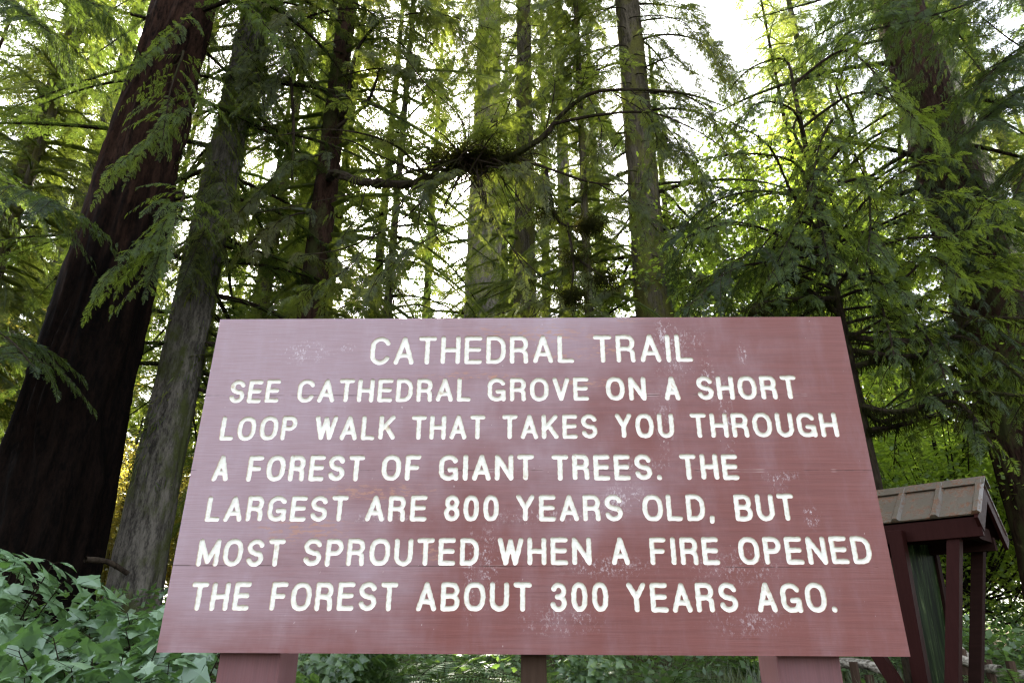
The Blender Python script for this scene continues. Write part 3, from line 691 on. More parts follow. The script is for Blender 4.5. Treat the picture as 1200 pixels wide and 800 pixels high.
# ------------------------------------------------------------------ trees behind the sign
t1, b1, r1 = tree(111, 400, 9.5, 99, "giant dark trunk rising behind the pale broadleaf bushes", 'bark_shaded', 42, seed=3, taper=.95, p=.75, seg=120, furrow=.15, cells=24, zl=1.6, flare=.15)
t2, b2, r2 = tree(218, 400, 11, 45, "grey mossy trunk beside the giant dark tree", 'bark_grey', 40, seed=5, furrow=.08, cells=16, zl=.9, flare=.25)
t3, b3, r3 = tree(364, 370, 11.5, 31, "slim reddish-brown trunk above the left part of the sign, carrying the mossy limb", 'bark_red', 34, seed=8, furrow=.07, cells=12, bend=.10)
t4, b4, r4 = tree(566, 350, 22, 43, "pale grey trunk seen behind the mossy clump above the sign", 'bark_pale', 44, seed=11, furrow=.06, cells=20)
t5, b5, r5 = tree(615, 350, 17, 26, "narrow dark brown trunk just right of the mossy clump", 'bark_moss', 38, seed=13, furrow=.06, cells=14)
t6, b6, r6 = tree(664, 330, 26, 18, "thin faint trunk between the narrow dark trunk and the thick mossy one", 'bark_pale', 36, seed=17, cells=12)
t7, b7, r7 = tree(765, 350, 15, 42, "thick trunk with yellow moss down its side above the word TRAIL", 'bark_moss', 42, seed=19, furrow=.06, cells=18)
t8, b8, r8 = tree(1083, 110, 10.5, 56, "broad brown trunk rising out of foliage at upper right", 'bark_red', 42, seed=23, furrow=.07, cells=20, zl=.9)
t9, b9, r9 = tree(985, 370, 7.2, 10, "small hemlock with dark mossy drooping limbs beside the kiosk", 'twig', 7.8, seed=29, furrow=.05, cells=10, seg=24, low=7)
t10, b10, r10 = tree(24, 220, 14, 22, "slim shaded conifer at the left edge beyond the giant trunk", 'bark_moss', 34, seed=31, cells=12, seg=32)
t11, b11, r11 = tree(1180, 300, 20, 30, "pinkish lit trunk at the right edge behind the hemlock", 'bark_pale', 40, seed=37, cells=16, seg=40)

# shared crowns
def bare_front(pts): return pts[-1][1] > -.55*np.hypot(pts[-1][0], pts[-1][1])   # no limbs on the side facing the clearing
CA = crown_mesh(1, 4.0, 32, 4.4, 190, 1, .64, .17, moss_n=10, droop=.5, keep=bare_front)
CB = crown_mesh(2, 4.0, 30, 4.0, 170, 1, .60, .17, droop=.65, moss_n=10, keep=bare_front)
CC = crown_mesh(3, 2.5, 34, 4.4, 230, 0, .72, .14, droop=.55, hang=.35)
CD = crown_mesh(4, 1.6, 26, 3.8, 210, 0, .62, .13, droop=.4, rise=.25, hang=.35)
CN = crown_mesh(5, 2.0, 32, 2.6, 230, 1, .50, .15, droop=.6, rise=.2, hang=.35)
def cc(me, mats):                                      # same shape, other needles
    c = me.copy(); c.materials.clear()
    for x in mats: c.materials.append(x)
    return c
CBo = cc(CB, NO); CAo = cc(CA, NO); CCo = cc(CC, NO); CDf = cc(CD, NF); CDo = cc(CD, NO); CNo = cc(CN, NO); CNf = cc(CN, NF)
add_crown(t1, crown_mesh(51, 9, 34, 4.6, 75, 1, .6, .15, keep=bare_front), NM)
add_crown(t2, CA, NM, .3)
add_crown(t3, CBo, NO, -.2)
add_crown(t4, CA, NM, .2, 1.15)
add_crown(t5, CBo, NO, .5, 1.05)
add_crown(t6, CAo, NO, -.5, 1.1)
add_crown(t7, CA, NM, -.3, 1.0)
add_crown(t8, CA, NM, .3, .95)
add_crown(t10, CCo, NO, 1.1)
add_crown(t11, CAo, NO, -.7, 1.1)

# limbs placed where the photograph shows them, all grown from their trunk
def onto(o, b, acc, mats, name='branch'):
    me_ = acc.mesh(name); x = link(name, me_, mats, o); x.location = Vector(-b); return x
rg = np.random.default_rng(77)
def core(b, z): return np.array([b[0], b[1], z])
def pxlimb(b, pix, Y0, dY, lift=.15):
    q = [at(x, y, Y0+dY*i) for i, (x, y) in enumerate(pix)]
    r_ = core(b, q[0][2]+lift); return [r_]+q
# low boughs on the giant dark tree
for pix, Y0, dY in (([(225, 15), (200, 40), (160, 75)], 9.0, -.3), ([(215, 60), (200, 105), (190, 165)], 8.7, -.2), ([(232, 110), (190, 150), (130, 200)], 8.9, -.3), 
                    ([(215, 225), (185, 270), (115, 335)], 8.8, -.3), ([(212, 240), (190, 290), (170, 345)], 8.7, -.25), ([(200, -20), (150, 0), (90, 40)], 9.2, -.4), ([(230, -30), (280, 0), (330, 50)], 9.2, -.3)):
    A = Acc(); bough(A, rg, pxlimb(b1, pix, Y0, dY), .025, .21, .38, .115, .35, tint0=.5, droop=.35); onto(t1, b1, A, NF)
# boughs on the grey trunk
for pix in ([(275, 40), (300, 80), (310, 130)], [(262, 90), (245, 140), (228, 180)], [(250, 190), (268, 230), (275, 275)], [(240, 270), (226, 300), (212, 335)], [(285, 0), (260, 30), (240, 60)], [(290, -20), (330, 20), (350, 70)]):
    A = Acc(); bough(A, rg, pxlimb(b2, pix, 10.45, -.35), .015, .28, .45, .12, .25, tint0=.5, droop=.4); onto(t2, b2, A, NO)
A = Acc(); n = 9000; zz = rg.uniform(2.5, 13, n); aa = rg.uniform(0, 6.28, n); k = (np.sin(zz*1.3+aa)+np.sin(zz*2.9-aa*2)+rg.normal(0, .5, n)+.28*(zz-6)) > .1; zz, aa = zz[k], aa[k]; n = len(zz); nr = np.stack([np.cos(aa), np.sin(aa), 0*aa], 1); rr = r2*(1-.72*zz/40)*1.03
O = nr*rr[:, None]+np.stack([0*zz, 0*zz, zz], 1); V, T = kites(O, unit(nr*rg.uniform(.1, .7, n)[:, None]+np.array([0, 0, -1.])+.3*rg.standard_normal((n, 3))), rg.uniform(.06, .24, n), rg.uniform(.012, .035, n), unit(nr+.5*rg.standard_normal((n, 3))), .4); A.add(V, T, 0, np.repeat(rg.uniform(0, .9, n), 2))
link('moss', A.mesh('moss'), M['needle_olive'], t2)
# boughs across the broad trunk at upper right
for pix in ([(1070, 150), (1060, 200), (1030, 260)], [(1100, 140), (1130, 190), (1160, 240)], [(1080, 170), (1090, 220), (1085, 280)], [(1110, 190), (1150, 230), (1190, 290)], [(1100, 40), (1140, 70), (1170, 120)], [(1120, 250), (1120, 300), (1100, 350)], [(1130, 260), (1170, 310), (1200, 370)], [(1050, 10), (1000, 40), (950, 60)]):
    A = Acc(); bough(A, rg, pxlimb(b8, pix, 10.0, -.45), .02, .22, .42, .13, .3, tint0=.45, droop=.4); onto(t8, b8, A, NM)
# boughs of the trunks behind the middle of the sign
rq = random.Random(21)
for tt_, b_, Yt, px_, ys_, Lp, mats_ in ((t7, b7, 14.5, 765, [y for y in range(-90, 130, 11)]+[165, 200, 240, 270, 300, 325], (70, 150), NO), (t5, b5, 16.5, 615, [y for y in range(-90, 140, 12)]+[250, 335], (50, 130), NO), (t4, b4, 21, 566, range(-90, 110, 13), (50, 110), NO), (t6, b6, 25, 664, range(-80, 340, 20), (30, 80), NM), (t3, b3, 11.2, 364, range(-80, 70, 18), (80, 170), NO)):
    A = Acc()
    for i, y in enumerate(ys_):
        sx = -1 if i % 2 else 1; L = rq.uniform(*Lp)*(1 if y < 150 else .75); xc = px_+(606-px_)/1830*(370-y)
        pix = [(xc+sx*8, y), (xc+sx*L*.5, y+L*rq.uniform(.02, .2)), (xc+sx*L, y+L*rq.uniform(.25, .7))]
        bough(A, rg, pxlimb(b_, pix, Yt, -rq.uniform(.1, .6)), .02, .28*Yt/14, .45, .18*Yt/13, .25, tint0=rq.uniform(.3, .7), droop=.4)
    onto(tt_, b_, A, mats_)
# the mossy limb and its clump, from the slim red trunk
A = Acc(); Yc = 8.6
main = [core(b3, at(378, 200, 11.2)[2]), at(396, 203, 10.6), at(420, 212, 10), at(445, 217, 9.5), at(480, 214, 9.1), at(520, 204, 8.8), at(560, 190, 8.6), at(600, 180, 8.5), at(635, 160, 8.4), at(660, 132, 8.3), at(690, 112, 8.2), at(740, 106, 8.1), at(800, 110, 8.0), at(850, 125, 7.9)]
main = [p_+rg.normal(0, .025, 3)*(0 < i_ < 13) for i_, p_ in enumerate(main)]
P = spline(main, 90); tube(A, P[:66], .085, .030, 9, 1, bumpy=.13, rng=rg); tube(A, P[65:], .030, .008, 7, 1, bumpy=.12, rng=rg)
moss(A, rg, main[2:10], .07, 900, .04, .16, .014); moss(A, rg, main[9:], .03, 260, .03, .10, .010)
side = [([at(500, 208, 8.9), at(470, 175, 8.6), at(430, 158, 8.4), at(380, 152, 8.2), at(320, 160, 8.0)], .022), ([at(505, 206, 8.9), at(450, 185, 8.5), at(410, 165, 8.3), at(370, 160, 8.1)], .018),
        ([at(520, 208, 8.8), at(480, 250, 8.5), at(440, 275, 8.4), at(400, 292, 8.3), at(350, 300, 8.2)], .02), ([at(600, 182, 8.5), at(650, 200, 8.3), at(700, 215, 8.2), at(760, 215, 8.0)], .025),
        ([at(650, 145, 8.3), at(700, 135, 8.1), at(760, 132, 7.9), at(810, 150, 7.8), at(850, 175, 7.7)], .026), ([at(560, 205, 8.6), at(575, 250, 8.4), at(600, 290, 8.3), at(640, 330, 8.2)], .016),
        ([at(540, 205, 8.6), at(510, 270, 8.4), at(540, 300, 8.3)], .012), ([at(640, 200, 8.4), at(650, 250, 8.3), at(665, 265, 8.2), at(690, 262, 8.2)], .034), ([at(665, 262, 8.3), at(672, 310, 8.2), at(668, 350, 8.2)], .026), ([at(672, 300, 8.3), at(700, 320, 8.2), at(722, 340, 8.2)], .024),
        ([at(530, 200, 8.7), at(480, 200, 8.4), at(420, 225, 8.2), at(300, 250, 8.0)], .012), ([at(545, 195, 8.6), at(540, 140, 8.4), at(500, 100, 8.2), at(470, 60, 8.0)], .014)]
for pts, r in side:
    tube(A, spline(pts, 24), r, .004, 6, 1, bumpy=.08, rng=rg); moss(A, rg, pts, r*1.6, 150, .03, .11, .010)
# nest-like clump
n = 9000; O = at(555, 190, 8.65)+rg.normal(0, 1, (n, 3))*np.array([.40, .18, .05])+np.array([0, 0, .04]); D = unit(rg.standard_normal((n, 3))*np.array([1, 1, .5])+np.array([0, 0, -.55])); V, T = kites(O, D, rg.uniform(.02, .11, n), rg.uniform(.006, .020, n), unit(rg.standard_normal((n, 3)))); A.add(V, T, 2, np.repeat(np.clip(rg.normal(.25, .2, n), 0, 1), 2))
for k in range(70):                                    # roots and twigs radiating out of it
    o_ = at(550, 192, 8.65)+rg.normal(0, 1, 3)*np.array([.22, .14, .05]); d_ = unit(rg.standard_normal(3)*np.array([1.2, .8, .7])+np.array([0, 0, -.35])); L = rg.uniform(.35, 1.25)
    tube(A, spline([o_, o_+d_*L*.5+np.array([0, 0, .04])+rg.normal(0, .05, 3), o_+d_*L+np.array([0, 0, -.16])], 7), rg.uniform(.007, .022), .002, 5, 1, bumpy=.1, rng=rg)
for (x, y, k) in ((690, 262, 1100), (670, 345, 900), (708, 325, 700), (640, 250, 400), (672, 300, 400)):
    n = k; O = at(x, y, 8.25)+rg.normal(0, 1, (n, 3))*np.array([.11, .09, .06]); D = unit(rg.standard_normal((n, 3))*.6+np.array([0, 0, -.8])); V, T = kites(O, D, rg.uniform(.04, .14, n), rg.uniform(.008, .018, n), unit(rg.standard_normal((n, 3)))); A.add(V, T, 2, np.repeat(rg.uniform(.0, .35, n), 2))
moss(A, rg, [at(500, 205, 8.8), at(550, 195, 8.65), at(620, 175, 8.5)], .10, 260, .15, .55, .012, tint0=.2)
# thin foliage on the limb
for pts in ([at(540, 195, 8.6), at(545, 150, 8.3), at(520, 110, 8.1)], [at(560, 190, 8.6), at(590, 140, 8.4), at(600, 110, 8.2)], [at(480, 185, 8.8), at(440, 150, 8.4), at(400, 120, 8.2)], [at(520, 270, 8.5), at(470, 300, 8.3), at(430, 345, 8.2)], [at(600, 290, 8.3), at(620, 330, 8.2), at(600, 370, 8.1)],
            [at(700, 215, 8.2), at(740, 240, 8.1), at(790, 290, 8.0)], [at(740, 106, 8.1), at(790, 160, 8.0), at(830, 230, 7.9)], [at(440, 275, 8.4), at(400, 320, 8.3), at(340, 350, 8.2)], [at(650, 330, 8.2), at(640, 350, 8.1), at(560, 375, 8.0)], [at(640, 150, 8.3), at(650, 100, 8.1), at(640, 60, 8.0)], [at(690, 114, 8.2), at(705, 150, 8.1), at(700, 190, 8.0)], [at(720, 110, 8.1), at(760, 135, 8.0), at(790, 175, 7.9)], [at(760, 132, 7.9), at(770, 170, 7.8), at(755, 210, 7.8)], [at(600, 182, 8.5), at(640, 215, 8.3), at(650, 260, 8.2)], [at(660, 135, 8.3), at(690, 90, 8.1), at(740, 75, 8.0)], [at(540, 200, 8.6), at(500, 225, 8.4), at(490, 260, 8.3)], [at(450, 217, 9.3), at(430, 190, 9.0), at(440, 150, 8.8)], [at(520, 195, 8.7), at(560, 165, 8.4), at(600, 150, 8.3)], [at(430, 215, 9.7), at(420, 250, 9.4), at(400, 280, 9.2)], [at(800, 110, 8.0), at(830, 130, 7.9), at(850, 170, 7.8)], [at(520, 190, 8.6), at(490, 165, 8.4), at(450, 150, 8.3)], [at(560, 180, 8.5), at(575, 150, 8.3), at(610, 130, 8.2)], [at(590, 190, 8.5), at(620, 205, 8.3), at(640, 235, 8.2)], [at(520, 205, 8.6), at(480, 225, 8.3), at(460, 255, 8.2)], [at(560, 205, 8.5), at(570, 235, 8.3), at(560, 270, 8.2)], [at(540, 200, 8.4), at(520, 205, 8.2), at(500, 215, 8.0)], [at(570, 195, 8.4), at(600, 200, 8.2), at(615, 215, 8.1)]):
    bough(A, rg, pts, .012, .26, .6, .16, .1, tint0=.4, droop=.35)
br = onto(t3, b3, A, NO); br['label'] = 'long mossy limb with a dark nest-like clump'
# stubby dark limbs of the slim trunk
A = Acc()
for pts in ([(405, 130), (418, 60), (450, 20)], [(400, 120), (365, 95), (342, 60), (344, 150), (342, 210)], [(395, 150), (430, 120), (445, 80)]):
    q = [core(b3, at(*pts[0], 11.4)[2])]+[at(x, y, 11.1-.15*i) for i, (x, y) in enumerate(pts)]; tube(A, spline(q, 20), .06, .018, 7, 1); moss(A, rg, q, .06, 200)
for pts in ([(360, 20), (420, 10), (480, 30)], [(420, 30), (500, 15), (580, 35)], [(380, 60), (330, 80), (290, 130)], [(350, 250), (310, 270), (280, 300)], [(352, 300), (400, 310), (450, 340)], [(380, 180), (330, 200), (270, 260)], [(400, 90), (450, 80), (520, 95)], [(390, 0), (430, -30), (520, 20)]):
    q = [core(b3, at(*pts[0], 11.4)[2])]+[at(x, y, 11.0-.5*i) for i, (x, y) in enumerate(pts)]; bough(A, rg, q, .025, .30, .42, .17, .2, tint0=.45, droop=.4); moss(A, rg, q, .03, 120)
onto(t3, b3, A, NO)
# the hemlock beside the kiosk
A = Acc()
hem = [([(985, 370), (950, 340), (925, 300), (905, 285)], 0), ([(985, 350), (930, 350), (880, 360)], 0), ([(988, 340), (1010, 300), (1060, 280), (1125, 275), (1150, 240)], 1), ([(990, 380), (1060, 360), (1120, 330), (1200, 300)], 1), ([(992, 395), (1080, 390), (1150, 375), (1230, 370)], 0), ([(995, 410), (1060, 400), (1130, 400), (1200, 420)], 0),
       ([(1000, 430), (1070, 420), (1140, 425), (1210, 440)], 0), ([(1005, 450), (1060, 455), (1120, 470), (1190, 475)], 0), ([(1010, 475), (1060, 470), (1110, 480), (1160, 510)], 0), ([(1015, 500), (1075, 510), (1130, 490), (1150, 470)], 0), ([(980, 300), (1010, 240), (1060, 200), (1120, 180)], 1), ([(975, 280), (930, 230), (900, 170), (850, 140)], 1), ([(978, 250), (1000, 190), (1050, 150), (1110, 130)], 1),
       ([(972, 230), (930, 190), (870, 180), (810, 190)], 1), ([(975, 320), (920, 280), (860, 260), (800, 280)], 1), ([(980, 340), (900, 310), (840, 320), (790, 345)], 1), ([(978, 290), (1040, 260), (1110, 230), (1190, 240)], 1), ([(970, 210), (1000, 150), (980, 100), (1000, 60)], 1), ([(982, 330), (1060, 310), (1130, 290), (1200, 330)], 1), ([(976, 270), (960, 220), (940, 250), (900, 330)], 1), ([(990, 400), (1050, 370), (1090, 400), (1110, 450)], 1), ([(1000, 420), (1080, 400), (1150, 420), (1200, 480)], 1), ([(985, 350), (1020, 340), (1040, 380), (1050, 430)], 1), ([(960, 190), (975, 140), (960, 170), (950, 230)], 1), ([(960, 190), (930, 150), (950, 130), (990, 180)], 1), ([(980, 310), (990, 270), (1030, 330), (1080, 350)], 1), ([(965, 240), (940, 200), (960, 260), (975, 320)], 1), ([(962, 200), (985, 160), (1010, 200), (1030, 250)], 1), ([(958, 170), (930, 130), (890, 120), (860, 150)], 1), ([(958, 150), (1000, 110), (1050, 120), (1090, 160)], 1), ([(950, 110), (920, 70), (880, 80), (850, 110)], 1), ([(950, 100), (985, 60), (1020, 80), (1050, 120)], 1), ([(965, 230), (1010, 210), (1020, 260), (1015, 310)], 1), ([(972, 270), (930, 260), (900, 300), (890, 350)], 1), ([(980, 320), (1050, 330), (1090, 300), (1130, 330)], 1)]
for i, (pts, leafy) in enumerate(hem):
    z = at(*pts[0], 7.2)[2]; q = [core(b9, z)]+[at(x, y, 7.1-.26*k*(1 if i % 3 else -.6)) for k, (x, y) in enumerate(pts[1:], 1)]
    if not leafy: q = [q[0]]+[p_+rg.normal(0, .14, 3)*np.array([1, 1, .9]) for p_ in q[1:]]
    if leafy: bough(A, rg, q, .022, .21, .36, .115, .2, tint0=.5, droop=.35); moss(A, rg, q, .02, 160, .03, .10, .010)
    else:
        tube(A, spline(q, 22), .036, .009, 6, 1, bumpy=.10, rng=rg); moss(A, rg, q, .034, 620, .03, .15, .014, tint0=.15)
        bough(A, rg, q, .01, .24, .30, .26, .3, tint0=.25, droop=.5)
        for k in range(5):                             # hanging side twigs
            f = rg.uniform(.3, 1); j = min(len(q)-2, int(f*(len(q)-1))); o_ = q[j]+(q[j+1]-q[j])*rg.random(); e = o_+np.array([rg.uniform(-.3, .3), rg.uniform(-.3, .3), rg.uniform(-.45, .02)]); tube(A, spline([o_, (o_+e)/2+[0, 0, .03], e], 6), .008, .003, 4, 1); moss(A, rg, [o_, (o_+e)/2, e], .014, 60, .03, .09, .009, tint0=.3)
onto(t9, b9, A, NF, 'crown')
A = Acc()                                               # inner boughs of the same hemlock, shade put into darker needles
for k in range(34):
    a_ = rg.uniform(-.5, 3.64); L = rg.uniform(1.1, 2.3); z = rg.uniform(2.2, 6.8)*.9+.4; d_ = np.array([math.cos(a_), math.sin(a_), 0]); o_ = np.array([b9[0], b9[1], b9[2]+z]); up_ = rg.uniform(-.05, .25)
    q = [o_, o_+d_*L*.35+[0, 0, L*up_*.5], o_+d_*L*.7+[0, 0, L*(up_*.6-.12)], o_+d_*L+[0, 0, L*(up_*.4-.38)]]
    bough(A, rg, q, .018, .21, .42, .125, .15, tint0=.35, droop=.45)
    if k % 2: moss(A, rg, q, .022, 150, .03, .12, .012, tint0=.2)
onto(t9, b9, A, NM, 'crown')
# overhanging boughs of trees that stand just outside the picture
for (px, Y, rz, me_, mats, lab, pts_) in ((1390, 8.5, 0, CA, NM, "dark conifer with boughs hanging into the upper right corner", [[(1240, -40), (1120, 10), (1000, 40)], [(1270, 20), (1190, 60), (1140, 110)], [(1250, 80), (1190, 110), (1130, 160)], [(1230, -90), (1060, -30), (960, 10)], [(1260, 150), (1210, 190), (1180, 250)], [(1260, 40), (1210, 60), (1150, 20)]]),
                                          (-230, 9, 0, CB, NM, "dark conifer with boughs hanging into the upper left corner", [[(-60, -30), (10, 0), (60, 40)], [(-60, 180), (10, 215), (90, 250)], [(-60, 380), (0, 390), (40, 430)], [(-40, -60), (60, -20), (120, 10)]])):
    o, b, r_ = tree(px, 200, Y, 50, lab, 'bark_red', 36, seed=int(abs(px)), seg=40, cells=14)
    A = Acc()
    for p3 in pts_:
        q = [core(b, at(*p3[0], Y)[2]+.2)]+[at(x, y, Y-.4-.6*i) for i, (x, y) in enumerate(p3)]; bough(A, rg, q, .03, .28, .40, .15, .2, tint0=.4, droop=.3)
    onto(o, b, A, NM, 'crown')
# conifers deeper in the forest
rb = random.Random(12)
deep = [(455, 15), (690, 14.5), (310, 15), (-40, 19), (-15, 13.5), (165, 21), (300, 19), (960, 18), (1000, 26), (1050, 32), (1130, 19), (1240, 21), (1270, 32), (20, 40), (600, 38), (920, 42), (1180, 38), (-120, 28), (1340, 24), (385, 21), (560, 32), (340, 22), (280, 44)]
back = [(440, 26), (500, 31), (590, 33), (640, 28), (705, 31), (250, 30), (180, 34), (100, 30), (790, 32), (20, 26), (895, 24), (965, 22), (1030, 20), (840, 27), (60, 21), (350, 23)]
LD = "slender conifer standing in the crowd of trees deep behind the sign"
for i, (px, Y) in enumerate(deep+back):
    b = trunk_place(px, 350, Y); o = empty('conifer_tree', b); tag(o, LD, 'tree', 'conifers deep in the forest')
    if i == 0: TB = [trunk_mesh(60+k, 34, .22+.07*k, seg=24, cells=10, furrow=.06) for k in range(3)]
    bk = rb.choice(['bark_red', 'bark_moss', 'bark_grey'])
    k = rb.randrange(3)
    tm = TB[k].copy() if bk != ['bark_red', 'bark_moss', 'bark_grey'][k] else TB[k]
    tk = link('trunk', tm, M[bk], o)
    if Y < 19.5: tk.scale = (.45, .45, .8)
    me_, mats = [(CN, NM), (CNo, NO), (CNf, NF)][i % 3] if Y < 19.5 else rb.choice([(CC, NM), (CCo, NO), (CCo, NO), (CDf, NF), (CDo, NO), (CDo, NO)])
    if i >= len(deep) and px > 830: tk.scale = (.55, .55, .58)
    if i >= len(deep): me_, mats = [(CC, NM), (CCo, NO), (CD, NM)][i % 3]
    add_crown(o, me_, mats, rb.uniform(0, 6.28), rb.uniform(.85, 1.25) if i < len(deep) else (.62 if px > 830 else .95))
for i, (x, y) in enumerate(((-24, -10), (-15, -21), (-5, -20), (5, -24), (14, -18), (23, -10))):
    o = empty('conifer_tree', (x, y, zat(x, y))); tag(o, "conifer at the far side of the clearing, behind the photographer", 'tree', 'conifers across the clearing')
    link('trunk', TB[0], M['bark_red'], o); add_crown(o, CCo if i % 2 else CC, NO if i % 2 else NM, i*1.7, 1.0+.1*(i % 3))
# broadleaf understory, lit from behind
def broad_crown(seed, rx, rz, n, clumps, leaf=.10, zc=2.6):
    rng = np.random.default_rng(seed); A = Acc()
    C = rng.normal(0, 1, (clumps, 3)); C = unit(C)*(rng.random((clumps, 1))**.4)*np.array([rx, rx, rz])+np.array([0, 0, zc])
    for c_ in C: tube(A, spline([np.array([0, 0, zc*.35]), (c_*np.array([.45, .45, .6])), c_], 8), .025, .004, 4, 1)
    i = rng.integers(0, clumps, n); O = C[i]+rng.normal(0, 1, (n, 3))*np.array([.42, .42, .16])*(rx/2.2)
    D = unit(rng.normal(0, 1, (n, 3))*np.array([1, 1, .35])+np.array([0, 0, -.25])); N = unit(np.array([0, 0, 1.])+.55*rng.standard_normal((n, 3)))
    L = leaf*rng.uniform(.6, 1.25, n); ci = rng.random(clumps)
    V, T = kites(O, D, L, L*rng.uniform(.6, .85, n), N, .45); A.add(V, T, 0, np.repeat(np.clip(ci[i]*.7+rng.random(n)*.3, 0, 1), 2))
    return A.mesh('crown')
BL = [M['broad_leaf'], M['twig']]; GL = [M['gold_leaf'], M['twig']]
BA = broad_crown(1, 2.4, 2.2, 20000, 70, .088, 3.2); BB = broad_crown(2, 2.8, 3.4, 30000, 100, .088, 5.2); BAg = cc(BA, GL); BBg = cc(BB, GL)
TS = trunk_mesh(90, 6, .07, seg=12, cells=6, low=5)
for px, Y, me_, mats, s, lab in ((870, 17, BB, BL, 1.35, "bright green broadleaf tree glowing above the right half of the sign"), (940, 17, BB, BL, 1.6, "tall backlit broadleaf tree behind the hemlock's left limbs"), (1090, 13, BA, BL, 1.0, "bright leafy maple seen through the dark limbs beside the kiosk"), (1165, 16, BA, BL, 1.1, "leafy green maple right of the kiosk roof"), (1010, 18, BA, BL, 1.1, "low leafy maple just behind the sign's upper right corner"),
                                (20, 20, BBg, GL, 1.1, "golden backlit broadleaf tree at the left edge"), (90, 26, BAg, GL, 1.4, "golden leafy understory tree left of the giant trunk"), (165, 15, BAg, GL, .8, "sunlit yellow leafy shrub in the gap between the two left trunks"), (240, 19, BAg, GL, 1.0, "yellow leafy shrub just left of the sign's edge"), (490, 24, BAg, GL, 1.5, "yellowish leafy tree above the sign, left of the pale trunk"), (690, 26, BA, BL, 1.8, "small green broadleaf tree above the sign between the trunks"), (410, 20, BA, BL, 1.5, "small leafy tree behind the slim red trunk"), (1215, 23, BB, BL, 1.0, "tall leafy maple far behind the kiosk's right posts"), (1130, 27, BB, BL, 1.1, "tall leafy maple far behind the middle of the kiosk"), (1250, 12, BA, BL, .9, "leafy maple at the right edge of the clearing")):
    b = trunk_place(px, 500, Y); o = empty('maple_tree', b); tag(o, lab, 'tree', 'broadleaf understory trees'); link('trunk', TS, M['twig'], o).scale = (1, 1, s); add_crown(o, me_, mats, px*.7, s)

# ------------------------------------------------------------------ shrubs, ferns, logs
def lobed_leaf():
    half = [(0, 0), (.10, .06), (.20, .24), (.14, .34), (.28, .36), (.34, .50), (.44, .42), (.52, .30), (.60, .30), (.70, .20), (.82, .13), (1., 0)]
    V = [(x, y, -.10*abs(y)+.05*math.sin(x*3)-.10*x*x) for x, y in half]+[(x, -y, -.10*abs(y)+.05*math.sin(x*3)-.10*x*x) for x, y in half[1:-1]]
    n = len(half); T = []
    mid = [(x, 0, .03+.05*math.sin(x*3)-.10*x*x) for x in (.3, .62)]; V += mid; c0, c1 = len(V)-2, len(V)-1
    up_ = list(range(n)); dn = [0]+list(range(n, 2*n-2))+[n-1]
    for ring in (up_, dn[::1]):
        for a_, b_ in zip(ring[:-1], ring[1:]):
            c_ = c0 if V[a_][0] < .45 else c1; T.append((c_, a_, b_))
        k = [i for i in ring if V[i][0] < .45][-1]; T.append((c0, k, c1))
    return np.array(V, float), np.array(T)
LV, LT = lobed_leaf()
def put_leaves(A, rng, O, X, N, sc, tint):
    X = unit(X); Y = unit(np.cross(N, X)); Z = np.cross(X, Y); B = np.stack([X, Y, Z*rng.uniform(.5, 1.8, len(O))[:, None]], 1)*np.asarray(sc)[:, None, None]
    VV = np.einsum('nd,mde->mne', LV, B)+O[:, None]; A.add(VV, (LT[None]+len(LV)*np.arange(len(O))[:, None, None]).reshape(-1, 3), 0, np.repeat(tint, len(LT)))
def shrub(seed, h=1.25, w=.75, stems=15, leaf=.195):
    rng = np.random.default_rng(seed); A = Acc(); O, X, N, S, T = [], [], [], [], []
    for k in range(stems):
        a = rng.uniform(0, 6.28); hh = h*rng.uniform(.55, 1.08); rr = w*rng.uniform(.15, 1)
        p0 = np.array([math.cos(a)*rr*.2, math.sin(a)*rr*.2, 0]); p2 = np.array([math.cos(a)*rr, math.sin(a)*rr, hh]); p1 = (p0+p2)/2+np.array([0, 0, hh*.16])
        P = spline([p0, p1, p2], 14); tube(A, P, .007, .003, 4, 1)
        for q in range(4, 14):
            for _ in range(2):
                b = rng.uniform(0, 6.28); d = np.array([math.cos(b), math.sin(b), rng.uniform(.1, .6)]); pl = rng.uniform(.04, .12); e = P[q]+d*pl
                tube(A, [P[q], e], .002, .0015, 3, 1); O.append(e); X.append(d*np.array([1, 1, 0])+np.array([0, 0, rng.uniform(-.5, .05)])); N.append(np.array([0, 0, 1])+.26*rng.standard_normal(3)+np.array([0, -.75, -.1])); S.append(leaf*rng.uniform(.55, 1.2)); T.append(rng.random())
    put_leaves(A, rng, np.array(O), np.array(X), unit(np.array(N)), np.array(S), np.array(T)); return A.mesh('foliage')
SH_ = [shrub(i, 1.15+.1*i) for i in range(3)]; BM = [M['bush_leaf'], M['twig']]
GB = 'pale green bushes at the left of the sign'
def put(name, me_, mats, x, y, s, rz, lab, cat, group, dz=0):
    o = link(name, me_, mats); o.location = (x, y, zat(x, y)+dz); o.rotation_euler.z = rz; o.scale = (s, s, s); tag(o, lab, cat, group); return o
LB = "pale green broad-leaved bush in the thicket left of the sign"
for i, (px, Y, s) in enumerate(((20, 4.6, 1.0), (80, 4.3, .92), (150, 4.5, .98), (215, 4.9, 1.08), (-40, 4.0, .95), (40, 3.7, .80), (110, 3.6, .76), (185, 3.8, .82), (245, 4.2, .82), (60, 5.4, 1.12), (130, 5.6, 1.1), (-20, 5.4, 1.15), (200, 5.8, 1.12))):
    p = at(px, 740, Y); put('leafy_bush', SH_[i % 3], BM, p[0], Y, s*(.84 if px > -10 else .9), i*1.9, LB, 'bush', GB)
p = at(8, 640, 4.4); put('leafy_bush', shrub(9, 1.5, .5, 5), BM, p[0]-.15, 4.4, 1.0, .4, "taller sparse leafy shoots in front of the dark trunk at the left edge", 'bush', GB)
